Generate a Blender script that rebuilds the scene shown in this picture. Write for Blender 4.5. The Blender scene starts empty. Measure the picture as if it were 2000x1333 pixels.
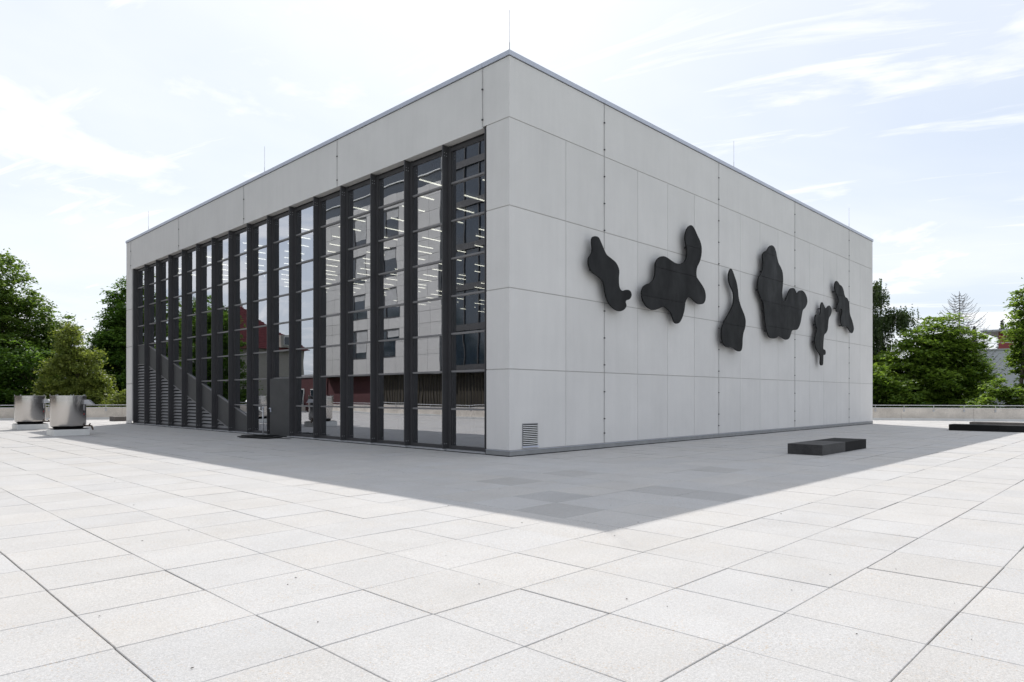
import bpy, math, random
import numpy as np
from mathutils import Vector, Matrix

random.seed(7)
rng = np.random.default_rng(7)
scene = bpy.context.scene
col = scene.collection

# ------------------------------------------------------------------ camera
cam_data = bpy.data.cameras.new("camera")
cam = bpy.data.objects.new("camera", cam_data)
col.objects.link(cam)
cam.location = (-12.281, -12.060, 1.537)
cam.rotation_euler = (math.radians(90), 0, math.radians(44.2557 - 90))
cam_data.sensor_width = 36.0
cam_data.lens = 36.0 * 1325.6 / 2000.0
cam_data.shift_x = 0.0
cam_data.shift_y = (774.37 - 666.5) / 2000.0
cam_data.clip_start = 0.1
cam_data.clip_end = 3000
scene.camera = cam

# ------------------------------------------------------------------ sun and sky
SUN_AZ = math.atan2(7.45, 6.0)
SUN_EL = math.radians(47.2)
sd = Vector((math.cos(SUN_AZ) * math.cos(SUN_EL), math.sin(SUN_AZ) * math.cos(SUN_EL), math.sin(SUN_EL)))
sun_data = bpy.data.lights.new("sun", 'SUN')
sun_data.energy = 3.3
sun_data.angle = math.radians(0.55)
sun_data.color = (1.0, 0.965, 0.915)
sun = bpy.data.objects.new("sun", sun_data)
col.objects.link(sun)
sun.rotation_euler = (-sd).to_track_quat('-Z', 'Y').to_euler()

world = bpy.data.worlds.new("World")
scene.world = world
world.use_nodes = True
wn = world.node_tree.nodes; wl = world.node_tree.links
wn.clear()
w_out = wn.new('ShaderNodeOutputWorld'); w_bg = wn.new('ShaderNodeBackground')
w_bg.inputs['Strength'].default_value = 0.1
sky = wn.new('ShaderNodeTexSky'); sky.sky_type = 'NISHITA'; sky.sun_disc = False
sky.sun_elevation = SUN_EL; sky.sun_rotation = math.pi / 2 - SUN_AZ
sky.air_density = 1.0; sky.dust_density = 1.6; sky.ozone_density = 1.0
tc = wn.new('ShaderNodeTexCoord')
sep = wn.new('ShaderNodeSeparateXYZ'); wl.new(tc.outputs['Generated'], sep.inputs[0])
def wmath(op, a, b=None, c=None, clamp=False):
    n = wn.new('ShaderNodeMath'); n.operation = op; n.use_clamp = clamp
    for i, v in enumerate((a, b, c)):
        if v is None: continue
        if isinstance(v, (int, float)): n.inputs[i].default_value = v
        else: wl.new(v, n.inputs[i])
    return n.outputs[0]
zc = wmath('ADD', wmath('MAXIMUM', sep.outputs['Z'], 0.0), 0.10)
comb = wn.new('ShaderNodeCombineXYZ')
wl.new(wmath('DIVIDE', sep.outputs['X'], zc), comb.inputs[0])
wl.new(wmath('DIVIDE', sep.outputs['Y'], zc), comb.inputs[1])
def cloud_layer(scale, stretch, rot, lo, hi, det, rough, seedv, dist=0.0):
    mp = wn.new('ShaderNodeMapping'); mp.inputs['Rotation'].default_value = (0, 0, rot)
    mp2 = wn.new('ShaderNodeMapping')
    mp2.inputs['Scale'].default_value = stretch
    mp2.inputs['Location'].default_value = (seedv, seedv * .7, 0)
    wl.new(comb.outputs[0], mp.inputs[0]); wl.new(mp.outputs[0], mp2.inputs[0])
    nz = wn.new('ShaderNodeTexNoise'); nz.inputs['Scale'].default_value = scale
    nz.inputs['Detail'].default_value = det; nz.inputs['Roughness'].default_value = rough
    nz.inputs['Distortion'].default_value = dist
    wl.new(mp2.outputs[0], nz.inputs['Vector'])
    mr = wn.new('ShaderNodeMapRange'); mr.interpolation_type = 'SMOOTHSTEP'
    mr.inputs[1].default_value = lo; mr.inputs[2].default_value = hi
    wl.new(nz.outputs[0], mr.inputs[0])
    return mr.outputs[0]
c_veil = cloud_layer(0.55, (1, 1, 1), 0.3, 0.30, 0.75, 5, 0.55, 3.1, 0.4)
c_cirrus = cloud_layer(2.2, (0.38, 1.9, 1), 1.25, 0.50, 0.72, 9, 0.60, 5.3, 0.7)
c_puff = cloud_layer(0.95, (1, 1, 1), 0.0, 0.52, 0.64, 9, 0.58, 21.0, 0.25)
mask = wmath('MAXIMUM', wmath('MULTIPLY', c_cirrus, 0.9), wmath('MULTIPLY', c_puff, 0.8))
mask = wmath('MAXIMUM', mask, wmath('MULTIPLY', c_veil, 0.45))
# thin bright haze over the whole sky, then the clouds
mixh = wn.new('ShaderNodeMix'); mixh.data_type = 'RGBA'; mixh.inputs[0].default_value = 0.70
wl.new(sky.outputs[0], mixh.inputs[6]); mixh.inputs[7].default_value = (7.25, 7.9, 8.95, 1)
mixc = wn.new('ShaderNodeMix'); mixc.data_type = 'RGBA'
wl.new(mask, mixc.inputs[0]); wl.new(mixh.outputs[2], mixc.inputs[6]); mixc.inputs[7].default_value = (9.9, 9.9, 10.0, 1)
wl.new(mixc.outputs[2], w_bg.inputs['Color'])
wl.new(w_bg.outputs[0], w_out.inputs['Surface'])

scene.view_settings.view_transform = 'Standard'
scene.view_settings.look = 'None'
scene.view_settings.exposure = 0.26
scene.view_settings.gamma = 1.0
scene.view_settings.use_curve_mapping = False
scene.cycles.max_bounces = 8
scene.cycles.transparent_max_bounces = 24
scene.cycles.caustics_reflective = False
scene.cycles.caustics_refractive = False

# ------------------------------------------------------------------ helpers
class MB:
    """collects faces; build() links them as one mesh object"""
    def __init__(s): s.v = []; s.f = []
    def poly(s, pts):
        i = len(s.v); s.v += [tuple(p) for p in pts]; s.f.append(list(range(i, i + len(pts)))); return s
    def box(s, x0, x1, y0, y1, z0, z1):
        i = len(s.v)
        s.v += [(x0, y0, z0), (x1, y0, z0), (x1, y1, z0), (x0, y1, z0), (x0, y0, z1), (x1, y0, z1), (x1, y1, z1), (x0, y1, z1)]
        s.f += [[i, i+3, i+2, i+1], [i+4, i+5, i+6, i+7], [i, i+1, i+5, i+4], [i+1, i+2, i+6, i+5], [i+2, i+3, i+7, i+6], [i+3, i, i+4, i+7]]
        return s
    def prism(s, pts, vec):
        """closed solid: polygon pts (3D) swept by vec"""
        i = len(s.v); n = len(pts)
        s.v += [tuple(p) for p in pts] + [(p[0]+vec[0], p[1]+vec[1], p[2]+vec[2]) for p in pts]
        s.f.append([i + k for k in range(n)][::-1]); s.f.append([i + n + k for k in range(n)])
        for k in range(n):
            a, b = i + k, i + (k + 1) % n
            s.f.append([a, b, b + n, a + n])
        return s
    def tube(s, p0, p1, r0, r1=None, n=8, caps=True):
        r1 = r0 if r1 is None else r1
        p0 = Vector(p0); p1 = Vector(p1); d = (p1 - p0)
        if d.length < 1e-6: return s
        d.normalize(); u = d.orthogonal().normalized(); w = d.cross(u); i = len(s.v)
        for p, r in ((p0, r0), (p1, r1)):
            for k in range(n):
                a = 2 * math.pi * k / n; q = p + (u * math.cos(a) + w * math.sin(a)) * r; s.v.append(tuple(q))
        for k in range(n):
            s.f.append([i + k, i + (k + 1) % n, i + n + (k + 1) % n, i + n + k])
        if caps:
            s.f.append([i + k for k in range(n)][::-1]); s.f.append([i + n + k for k in range(n)])
        return s
    def path(s, pts, rads, n=6):
        for a, b, r, q in zip(pts[:-1], pts[1:], rads[:-1], rads[1:]): s.tube(a, b, r, q, n, caps=False)
        return s
    def lathe(s, c, prof, n=48):
        i = len(s.v)
        for r, z in prof:
            for k in range(n):
                a = 2 * math.pi * k / n; s.v.append((c[0] + r * math.cos(a), c[1] + r * math.sin(a), c[2] + z))
        for j in range(len(prof) - 1):
            for k in range(n):
                a = i + j * n; s.f.append([a + k, a + (k + 1) % n, a + n + (k + 1) % n, a + n + k])
        s.f.append([i + k for k in range(n)][::-1]); j = i + (len(prof) - 1) * n; s.f.append([j + k for k in range(n)])
        return s
    def mesh(s, name, mat, origin=(0, 0, 0), smooth=False):
        me = bpy.data.meshes.new(name)
        o = origin
        me.from_pydata([(a - o[0], b - o[1], c - o[2]) for a, b, c in s.v], [], s.f)
        if mat: me.materials.append(mat)
        if smooth:
            me.polygons.foreach_set('use_smooth', [True] * len(me.polygons))
        me.update(); return me

ORIG = {}
def tag(o, label=None, cat=None, group=None, kind=None):
    if label: o['label'] = label
    if cat: o['category'] = cat
    if group: o['group'] = group
    if kind: o['kind'] = kind
    return o
def thing(name, loc, label, cat, group=None, kind=None):
    o = bpy.data.objects.new(name, None); o.empty_display_size = .3
    o.location = loc; col.objects.link(o); ORIG[o.name] = tuple(loc)
    return tag(o, label, cat, group, kind)
def part(mb, name, mat, parent=None, smooth=False, bevel=0, origin=None):
    """mb holds world coordinates; the object keeps its parent's origin (all parents unrotated)"""
    po = ORIG.get(parent.name, (0, 0, 0)) if parent else (0, 0, 0)
    me = mb.mesh(name, mat, po, smooth)
    o = bpy.data.objects.new(name, me); col.objects.link(o)
    if parent: o.parent = parent
    ORIG[o.name] = po
    if bevel:
        m = o.modifiers.new('bevel', 'BEVEL'); m.width = bevel; m.segments = 2; m.limit_method = 'ANGLE'
        m.harden_normals = False
    return o
def copy_tree(o, off, label=None, parent=None):
    c = o.copy(); col.objects.link(c)
    if parent: c.parent = parent
    else: c.location = (o.location[0] + off[0], o.location[1] + off[1], o.location[2] + off[2])
    if label: c['label'] = label
    for ch in list(o.children): copy_tree(ch, off, None, c)
    return c
def smooth_by_angle(o, deg=35):
    me = o.data
    me.polygons.foreach_set('use_smooth', [True] * len(me.polygons))
    import bmesh
    bm = bmesh.new(); bm.from_mesh(me)
    for e in bm.edges:
        e.smooth = not (len(e.link_faces) == 2 and e.calc_face_angle(0) > math.radians(deg))
    bm.to_mesh(me); bm.free()

# ------------------------------------------------------------------ materials
def newmat(name):
    m = bpy.data.materials.new(name); m.use_nodes = True
    nt = m.node_tree; nt.nodes.clear()
    out = nt.nodes.new('ShaderNodeOutputMaterial'); b = nt.nodes.new('ShaderNodeBsdfPrincipled')
    nt.links.new(b.outputs[0], out.inputs[0]); return m, nt, b, out
def N(nt, t, **kw):
    n = nt.nodes.new(t)
    for k, v in kw.items(): setattr(n, k, v)
    return n
def noise(nt, vec, scale, detail=4, rough=.55, dist=0):
    n = N(nt, 'ShaderNodeTexNoise'); n.inputs['Scale'].default_value = scale; n.inputs['Detail'].default_value = detail
    n.inputs['Roughness'].default_value = rough; n.inputs['Distortion'].default_value = dist
    if vec is not None: nt.links.new(vec, n.inputs['Vector'])
    return n.outputs[0]
def pos(nt, scale=(1, 1, 1)):
    g = N(nt, 'ShaderNodeNewGeometry')
    m = N(nt, 'ShaderNodeMapping'); m.inputs['Scale'].default_value = scale
    nt.links.new(g.outputs['Position'], m.inputs[0]); return m.outputs[0]
def maprange(nt, v, a, b, c, d):
    m = N(nt, 'ShaderNodeMapRange'); nt.links.new(v, m.inputs[0])
    for i, x in enumerate((a, b, c, d)): m.inputs[i + 1].default_value = x
    return m.outputs[0]
def mul(nt, a, b, op='MULTIPLY'):
    m = N(nt, 'ShaderNodeMath'); m.operation = op
    for i, v in enumerate((a, b)):
        if isinstance(v, (int, float)): m.inputs[i].default_value = v
        else: nt.links.new(v, m.inputs[i])
    return m.outputs[0]
def scalecol(nt, colr, fac):
    """rgb times scalar socket"""
    v = N(nt, 'ShaderNodeVectorMath'); v.operation = 'SCALE'
    if isinstance(colr, tuple): v.inputs[0].default_value = colr[:3]
    else: nt.links.new(colr, v.inputs[0])
    nt.links.new(fac, v.inputs['Scale']); return v.outputs[0]
def mixcol(nt, fac, a, b):
    m = N(nt, 'ShaderNodeMix', data_type='RGBA')
    if isinstance(fac, (int, float)): m.inputs[0].default_value = fac
    else: nt.links.new(fac, m.inputs[0])
    for i, v in ((6, a), (7, b)):
        if isinstance(v, tuple): m.inputs[i].default_value = (*v[:3], 1)
        else: nt.links.new(v, m.inputs[i])
    return m.outputs[2]
def bump(nt, b, h, strength, dist=.01):
    n = N(nt, 'ShaderNodeBump'); n.inputs['Strength'].default_value = strength; n.inputs['Distance'].default_value = dist
    nt.links.new(h, n.inputs['Height']); nt.links.new(n.outputs[0], b.inputs['Normal'])
def simple(name, colr, rough=.6, metal=0, var=.12, vscale=2.0, fine=.05, fscale=60, bmp=.15, bscale=80, bdist=.003, spec=.5, stretch=(1, 1, 1), objvar=0.0):
    m, nt, b, out = newmat(name)
    p = pos(nt, stretch)
    f = mul(nt, maprange(nt, noise(nt, p, vscale, 5, .6), .3, .7, 1 - var, 1 + var), maprange(nt, noise(nt, p, fscale, 2), .3, .7, 1 - fine, 1 + fine))
    if objvar:
        oi = N(nt, 'ShaderNodeObjectInfo'); f = mul(nt, f, maprange(nt, oi.outputs['Random'], 0, 1, 1 - objvar, 1 + objvar))
    nt.links.new(scalecol(nt, colr, f), b.inputs['Base Color'])
    b.inputs['Roughness'].default_value = rough; b.inputs['Metallic'].default_value = metal
    b.inputs['Specular IOR Level'].default_value = spec
    if bmp: bump(nt, b, noise(nt, p, bscale, 3), bmp, bdist)
    return m

def m_facade():
    m, nt, b, out = newmat('facade_concrete')
    p = pos(nt); ps = pos(nt, (2.6, 2.6, .22))
    f = mul(nt, maprange(nt, noise(nt, p, .55, 5, .6), .3, .7, .955, 1.04), maprange(nt, noise(nt, ps, 1.6, 5, .6), .3, .75, .975, 1.02))
    f = mul(nt, f, maprange(nt, noise(nt, p, 55, 3, .7), .25, .75, .965, 1.03))
    oi = N(nt, 'ShaderNodeObjectInfo'); f = mul(nt, f, maprange(nt, oi.outputs['Random'], 0, 1, .975, 1.025))
    nt.links.new(scalecol(nt, (.668, .655, .640), f), b.inputs['Base Color'])
    b.inputs['Roughness'].default_value = .82; b.inputs['Specular IOR Level'].default_value = .3
    bump(nt, b, noise(nt, p, 120, 4, .7), .35, .004); return m

def m_paver(name, per_object):
    m, nt, b, out = newmat(name)
    p = pos(nt)
    if per_object:
        oi = N(nt, 'ShaderNodeObjectInfo'); r = oi.outputs['Random']
        ocol = oi.outputs['Color']
    else:
        a = N(nt, 'ShaderNodeAttribute', attribute_name='tint'); r = a.outputs['Fac']
    base = mixcol(nt, r, (.500, .492, .486), (.512, .495, .476))
    f = maprange(nt, noise(nt, p, 1.3, 4, .6), .3, .7, .955, 1.045)
    wn2 = N(nt, 'ShaderNodeTexWhiteNoise', noise_dimensions='1D'); nt.links.new(r, wn2.inputs['W'])
    f = mul(nt, f, maprange(nt, wn2.outputs['Value'], 0, 1, .972, 1.018))
    f = mul(nt, f, maprange(nt, noise(nt, p, 190, 2, .8), .3, .7, .74, 1.20))
    f = mul(nt, f, maprange(nt, noise(nt, p, 62, 2, .7), .3, .7, .86, 1.11))
    f = mul(nt, f, maprange(nt, noise(nt, p, 24, 2, .7), .3, .7, .95, 1.04))
    dirt = noise(nt, p, .8, 6, .68, .4)
    c = scalecol(nt, base, f)
    # exposed aggregate: dark and ochre grains
    v = N(nt, 'ShaderNodeTexVoronoi'); v.inputs['Scale'].default_value = 72; nt.links.new(p, v.inputs['Vector'])
    sepc = N(nt, 'ShaderNodeSeparateColor'); nt.links.new(v.outputs['Color'], sepc.inputs[0])
    dark = mul(nt, mul(nt, sepc.outputs[0], .88, 'GREATER_THAN'), mul(nt, v.outputs['Distance'], .36, 'LESS_THAN'))
    ochre = mul(nt, mul(nt, sepc.outputs[1], .86, 'GREATER_THAN'), mul(nt, v.outputs['Distance'], .45, 'LESS_THAN'))
    patch = maprange(nt, noise(nt, p, 2.2, 3), .4, .62, .15, 1)
    c = mixcol(nt, mul(nt, mul(nt, dark, .42), patch), c, (.13, .12, .115))
    c = mixcol(nt, mul(nt, mul(nt, ochre, .6), patch), c, (.47, .36, .25))
    c = mixcol(nt, maprange(nt, dirt, .52, .74, 0, .35), c, scalecol(nt, (.47, .435, .39), f))
    if per_object:
        mm = N(nt, 'ShaderNodeMix', data_type='RGBA', blend_type='MULTIPLY'); mm.inputs[0].default_value = 1
        nt.links.new(c, mm.inputs[6]); nt.links.new(ocol, mm.inputs[7]); c = mm.outputs[2]
    nt.links.new(c, b.inputs['Base Color'])
    b.inputs['Roughness'].default_value = .85; b.inputs['Specular IOR Level'].default_value = .25
    bump(nt, b, noise(nt, p, 260, 3, .8), .5, .003); return m

def m_stainless():
    m, nt, b, out = newmat('stainless_steel')
    p = pos(nt, (1, 1, .25))
    b.inputs['Base Color'].default_value = (.56, .54, .52, 1); b.inputs['Metallic'].default_value = 1
    r = maprange(nt, noise(nt, p, 1.2, 2), .3, .7, .20, .27)
    nt.links.new(r, b.inputs['Roughness'])
    nt.links.new(scalecol(nt, (.56, .54, .52), maprange(nt, noise(nt, pos(nt, (2, 2, .3)), 1.5, 3, .55), .3, .7, .93, 1.04)), b.inputs['Base Color'])
    b.inputs['Anisotropic'].default_value = .5; return m

def m_relief():
    m, nt, b, out = newmat('black_metal_sheet')
    p = pos(nt, (1, 1, .5))
    f = maprange(nt, noise(nt, p, 1.1, 6, .65), .35, .75, .7, 1.55)
    oi = N(nt, 'ShaderNodeObjectInfo'); f = mul(nt, f, maprange(nt, oi.outputs['Random'], 0, 1, .85, 1.25))
    nt.links.new(scalecol(nt, (.0115, .0117, .0125), f), b.inputs['Base Color'])
    nt.links.new(maprange(nt, noise(nt, p, 1.7, 6, .6), .3, .7, .48, .74), b.inputs['Roughness'])
    b.inputs['Specular IOR Level'].default_value = .17
    bump(nt, b, noise(nt, p, 30, 3), .12, .003); return m

def m_glass(name='window_glass', base=.52, tint=(.50, .54, .53), rough=0.0, wob=.0):
    m = bpy.data.materials.new(name); m.use_nodes = True; nt = m.node_tree; nt.nodes.clear()
    out = N(nt, 'ShaderNodeOutputMaterial')
    tr = N(nt, 'ShaderNodeBsdfTransparent'); tr.inputs[0].default_value = (*tint, 1)
    gl = N(nt, 'ShaderNodeBsdfGlossy'); gl.inputs['Roughness'].default_value = rough; gl.inputs[0].default_value = (.93, .95, 1, 1)
    fr = N(nt, 'ShaderNodeFresnel'); fr.inputs['IOR'].default_value = 1.5
    fac = maprange(nt, fr.outputs[0], .04, 1, base, 1)
    # a sealed unit counts once: the coated outer face mirrors, the inner face lets light through
    geo = N(nt, 'ShaderNodeNewGeometry'); fac = mul(nt, fac, mul(nt, 1.0, geo.outputs['Backfacing'], 'SUBTRACT'))
    tint_mix = mixcol(nt, geo.outputs['Backfacing'], tint, (1, 1, 1)); nt.links.new(tint_mix, tr.inputs[0])
    mx = N(nt, 'ShaderNodeMixShader'); nt.links.new(fac, mx.inputs[0]); nt.links.new(tr.outputs[0], mx.inputs[1]); nt.links.new(gl.outputs[0], mx.inputs[2])
    nt.links.new(mx.outputs[0], out.inputs[0])
    if wob:
        bn = N(nt, 'ShaderNodeBump'); bn.inputs['Strength'].default_value = wob; bn.inputs['Distance'].default_value = .02
        oi = N(nt, 'ShaderNodeObjectInfo')
        nzv = N(nt, 'ShaderNodeVectorMath', operation='ADD'); nt.links.new(pos(nt), nzv.inputs[0])
        cx = N(nt, 'ShaderNodeCombineXYZ'); nt.links.new(mul(nt, oi.outputs['Random'], 40), cx.inputs[0]); nt.links.new(cx.outputs[0], nzv.inputs[1])
        nt.links.new(noise(nt, nzv.outputs[0], 1.1, 1), bn.inputs['Height'])
        nt.links.new(bn.outputs[0], gl.inputs['Normal'])
    return m

def m_leaf(name, c0, c1, trans=.35):
    m, nt, b, out = newmat(name)
    a = N(nt, 'ShaderNodeAttribute', attribute_name='tint')
    c = mixcol(nt, a.outputs['Fac'], c0, c1)
    nt.links.new(c, b.inputs['Base Color']); b.inputs['Roughness'].default_value = .5; b.inputs['Specular IOR Level'].default_value = .35
    t = N(nt, 'ShaderNodeBsdfTranslucent')
    nt.links.new(mixcol(nt, .5, c, (c1[0] * 1.5, c1[1] * 1.5, c1[2] * .7)), t.inputs[0])
    mx = N(nt, 'ShaderNodeMixShader'); mx.inputs[0].default_value = trans
    nt.links.new(b.outputs[0], mx.inputs[1]); nt.links.new(t.outputs[0], mx.inputs[2]); nt.links.new(mx.outputs[0], out.inputs[0])
    return m
def m_emit(name, c, s):
    m = bpy.data.materials.new(name); m.use_nodes = True; nt = m.node_tree; nt.nodes.clear()
    out = N(nt, 'ShaderNodeOutputMaterial'); e = N(nt, 'ShaderNodeEmission'); e.inputs[0].default_value = (*c, 1); e.inputs[1].default_value = s
    nt.links.new(e.outputs[0], out.inputs[0]); return m
def m_rooftile():
    m, nt, b, out = newmat('red_clay_tile')
    p = pos(nt)
    nt.links.new(scalecol(nt, (.17, .032, .036), maprange(nt, noise(nt, p, 3, 4), .3, .7, .7, 1.3)), b.inputs['Base Color'])
    b.inputs['Roughness'].default_value = .6; return m

M = dict(
    facade=m_facade(), joint=simple('joint_mortar', (.46, .45, .435), .9, var=.05),
    paver=m_paver('paver_concrete', True), paver_far=m_paver('paver_concrete_far', False),
    bed=simple('paver_bed_sand', (.035, .033, .032), .95, var=.2),
    steel=simple('anthracite_steel', (.052, .051, .054), .5, var=.12, vscale=1.2, fine=.06, bmp=.05, spec=.5),
    steel_light=simple('grey_steel', (.19, .187, .19), .45, var=.08, bmp=.03),
    door=simple('door_sheet', (.060, .061, .062), .5, var=.08, vscale=3, bmp=.02),
    coping=simple('coping_aluminium', (.50, .525, .60), .45, metal=.25, var=.04, bmp=.02),
    plinth=simple('plinth_metal', (.27, .275, .28), .5, metal=.3, var=.12, vscale=3, bmp=.05),
    galv=simple('galvanised_steel', (.46, .465, .48), .5, metal=.3, var=.15, vscale=6, bmp=.03),
    wire=simple('conductor_wire', (.30, .30, .30), .5, metal=.5, bmp=0), clip=simple('clip_dark', (.05, .05, .055), .6, bmp=0),
    stainless=m_stainless(), kerb=simple('kerb_paint', (.74, .74, .72), .8, var=.06, bmp=.1),
    relief=m_relief(), stone=simple('black_basalt', (.011, .0108, .011), .8, var=.45, vscale=2.4, fine=.3, fscale=40, bmp=.3, objvar=.25, spec=.25),
    stone_brown=simple('brown_basalt', (.085, .075, .070), .7, var=.25, vscale=2.4, fine=.2, fscale=40, bmp=.3),
    glass=m_glass(wob=.05), glass_far=m_glass('far_glass', .25, (.3, .34, .36)),
    parapet=simple('parapet_concrete', (.56, .515, .46), .9, var=.16, vscale=1.4, fine=.1, fscale=22, bmp=.4, bdist=.006, objvar=.04),
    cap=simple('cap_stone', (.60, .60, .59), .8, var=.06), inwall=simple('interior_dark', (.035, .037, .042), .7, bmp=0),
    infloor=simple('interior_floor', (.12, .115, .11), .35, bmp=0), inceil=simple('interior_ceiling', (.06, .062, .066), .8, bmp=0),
    lamp=m_emit('strip_lamp', (1.0, .93, .80), 2.5), bark=simple('bark', (.085, .070, .055), .9, var=.3, vscale=5, bmp=.5, bdist=.02),
    bark_pale=simple('birch_bark', (.35, .33, .30), .8, var=.4, vscale=4), deadwood=simple('dead_branch', (.11, .095, .085), .9),
    leaf_a=m_leaf('leaf_maple', (.048, .104, .020), (.150, .225, .050), .50), leaf_b=m_leaf('leaf_linden', (.078, .118, .022), (.250, .295, .075), .48),
    leaf_c=m_leaf('leaf_dark', (.040, .100, .018), (.130, .225, .040), .50), leaf_d=m_leaf('leaf_chestnut', (.060, .125, .020), (.205, .300, .055), .52),
    leaf_e=m_leaf('leaf_birch', (.030, .055, .020), (.080, .120, .040), .32), leaf_f=m_leaf('needle', (.010, .022, .014), (.025, .042, .022), .1),
    grass=simple('meadow_grass', (.045, .075, .020), .9, var=.35, vscale=.3), stucco=simple('grey_white_stucco', (.50, .50, .53), .9, var=.03),
    red=simple('red_render', (.30, .075, .070), .85, var=.05), white=simple('white_paint', (.72, .72, .71), .6, var=.03, bmp=0),
    slab=simple('grey_render', (.38, .38, .40), .8), cream=simple('cream_render', (.36, .335, .30), .9, var=.05), tile=m_rooftile(),
    tower=simple('tower_panel', (.50, .49, .48), .8, var=.04, vscale=1, objvar=.05, bmp=.05), darkjoint=simple('tower_joint', (.33, .33, .33), .9),
    slat_wood=simple('brown_slat', (.075, .062, .040), .7, var=.2), brownwall=simple('dark_brown_wall', (.045, .038, .030), .8),
    darkred=simple('dark_red_wall', (.085, .026, .030), .8), blind=simple('blind_grey', (.40, .40, .40), .7, bmp=0),
    blueglass=simple('blue_grey_glazing', (.022, .032, .045), .08, var=.1, bmp=0, spec=.8), mat=simple('black_rubber_mat', (.012, .012, .012), .9, bmp=.2),
    debris=simple('dry_leaf', (.05, .04, .03), .9), label_w=simple('sticker_white', (.7, .7, .7), .5, bmp=0), label_r=simple('sticker_red', (.5, .03, .04), .5, bmp=0),
    brass=simple('brown_valve', (.10, .07, .05), .5, metal=.3, bmp=0), dark=simple('dark_void', (.01, .01, .011), .9, bmp=0),
)

# ------------------------------------------------------------------ terrace, ground
RC = (-46.7, -40.4); RR = 93.0           # the terrace edge is a wide arc
XW = -20.5; YS = -30.0
def arc_pt(a, r=RR): return (RC[0] + r * math.cos(a), RC[1] + r * math.sin(a))
a_s = math.asin((YS - RC[1]) / RR); a_n = math.acos((XW - RC[0]) / RR)
poly = [(XW, YS)] + [arc_pt(a_s + (a_n - a_s) * k / 96) for k in range(97)]
terrain = part(MB().poly([(-900, -900, -5), (900, -900, -5), (900, 900, -5), (-900, 900, -5)]), 'ground', M['grass'])
tag(terrain, kind='structure')
terrace = part(MB().prism([(x, y, -5.0) for x, y in poly], (0, 0, 4.962)), 'terrace', M['bed'])
tag(terrace, kind='structure')

# square concrete pavers 88 cm, open joints; the nearest 300 are single objects
PM = .8830; PX = -10.1206; PY = -7.4356
def in_poly(x, y, m=.75):
    return x > XW + m and y > YS + m and math.hypot(x - RC[0], y - RC[1]) < RR - m
camv = (-12.281, -12.060); th = math.radians(44.2557)
fw = (math.cos(th), math.sin(th)); rt = (math.sin(th), -math.cos(th))
cells = []
for i in range(-13, 56):
    for j in range(-27, 66):
        x = PX + PM * (i + .5); y = PY + PM * (j + .5)
        if not in_poly(x, y): continue
        if x > .35 and x < 28.6 and y > .35 and y < 29.9: continue
        dx, dy = x - camv[0], y - camv[1]
        Z = dx * fw[0] + dy * fw[1]; X = dx * rt[0] + dy * rt[1]
        vis = Z > .9 and abs(X) < Z * .7543 + 1.0 and (Z > 2.6)
        cells.append((0 if vis else 1, Z if vis else math.hypot(dx, dy), i, j, x, y))
cells.sort()
def paver_mesh(w, bev=.004):
    mb = MB(); a = w / 2
    t, c = 0.0, -bev
    mb.v += [(-a + bev, -a + bev, t), (a - bev, -a + bev, t), (a - bev, a - bev, t), (-a + bev, a - bev, t), (-a, -a, c), (a, -a, c), (a, a, c), (-a, a, c), (-a, -a, -.036), (a, -a, -.036), (a, a, -.036), (-a, a, -.036)]
    mb.f.append([0, 1, 2, 3])
    for k in range(4):
        q = (k + 1) % 4
        mb.f.append([4 + k, 4 + q, q, k]); mb.f.append([8 + k, 8 + q, 4 + q, 4 + k])
    return mb
pmesh = [paver_mesh(PM - g).mesh('paver', M['paver']) for g in (.005, .0085, .012)]
DARK = [(-2.8, -6.6), (-2.2, -5.7), (-4.3, -5.2), (1.2, -5.6), (-5.3, -6.4), (-3.4, -3.6), (-1.5, -3.5)]
far = MB(); tints = []
for n, (v, d, i, j, x, y) in enumerate(cells):
    hz = rng.normal(0, .0011); tx, ty = rng.normal(0, .0016, 2)
    if n < 300:
        o = bpy.data.objects.new('paver', pmesh[int(rng.choice(3, p=[.45, .35, .2]))]); col.objects.link(o)
        o.parent = terrace
        o.location = (x + rng.normal(0, .0016), y + rng.normal(0, .0016), hz - .001); o.rotation_euler = (tx, ty, rng.normal(0, .0007))
        s = 1.0
        for (qx, qy) in DARK:
            if abs(qx - x) < PM / 2 and abs(qy - y) < PM / 2: s = .87
        o.color = (s, s, s, 1)
    else:
        gpm = (PM - rng.choice([.010, .018, .026])) / 2
        far_z = hz - .001
        x += rng.normal(0, .003); y += rng.normal(0, .003)
        q = len(far.v)
        far.v += [(x + sx * gpm, y + sy * gpm, far_z + sx * gpm * ty + sy * gpm * tx) for sx, sy in ((-1, -1), (1, -1), (1, 1), (-1, 1))]
        far.v += [(x + sx * gpm, y + sy * gpm, -.036) for sx, sy in ((-1, -1), (1, -1), (1, 1), (-1, 1))]
        far.f += [[q, q+1, q+2, q+3]] + [[q+4+k, q+4+(k+1) % 4, q+(k+1) % 4, q+k] for k in range(4)]
        tints += [rng.random()] * 8
fo = part(far, 'distant_pavers', M['paver_far'], terrace); fo['kind'] = 'stuff'
at = fo.data.attributes.new('tint', 'FLOAT', 'POINT'); at.data.foreach_set('value', np.array(tints, dtype=np.float32))
# narrow edge strip of the paving along the parapet
es = MB(); ni, no = [], []
for k in range(120):
    a0 = a_s + (a_n - a_s) * k / 120; a1 = a_s + (a_n - a_s) * (k + 1) / 120 - .0002
    p0, p1, p2, p3 = arc_pt(a0, RR - 1.6), arc_pt(a0, RR - .3), arc_pt(a1, RR - .3), arc_pt(a1, RR - 1.6)
    es.poly([(*p0, -.012), (*p1, -.012), (*p2, -.012), (*p3, -.012)])
part(es, 'edge_paving', M['cap'], terrace)

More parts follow.
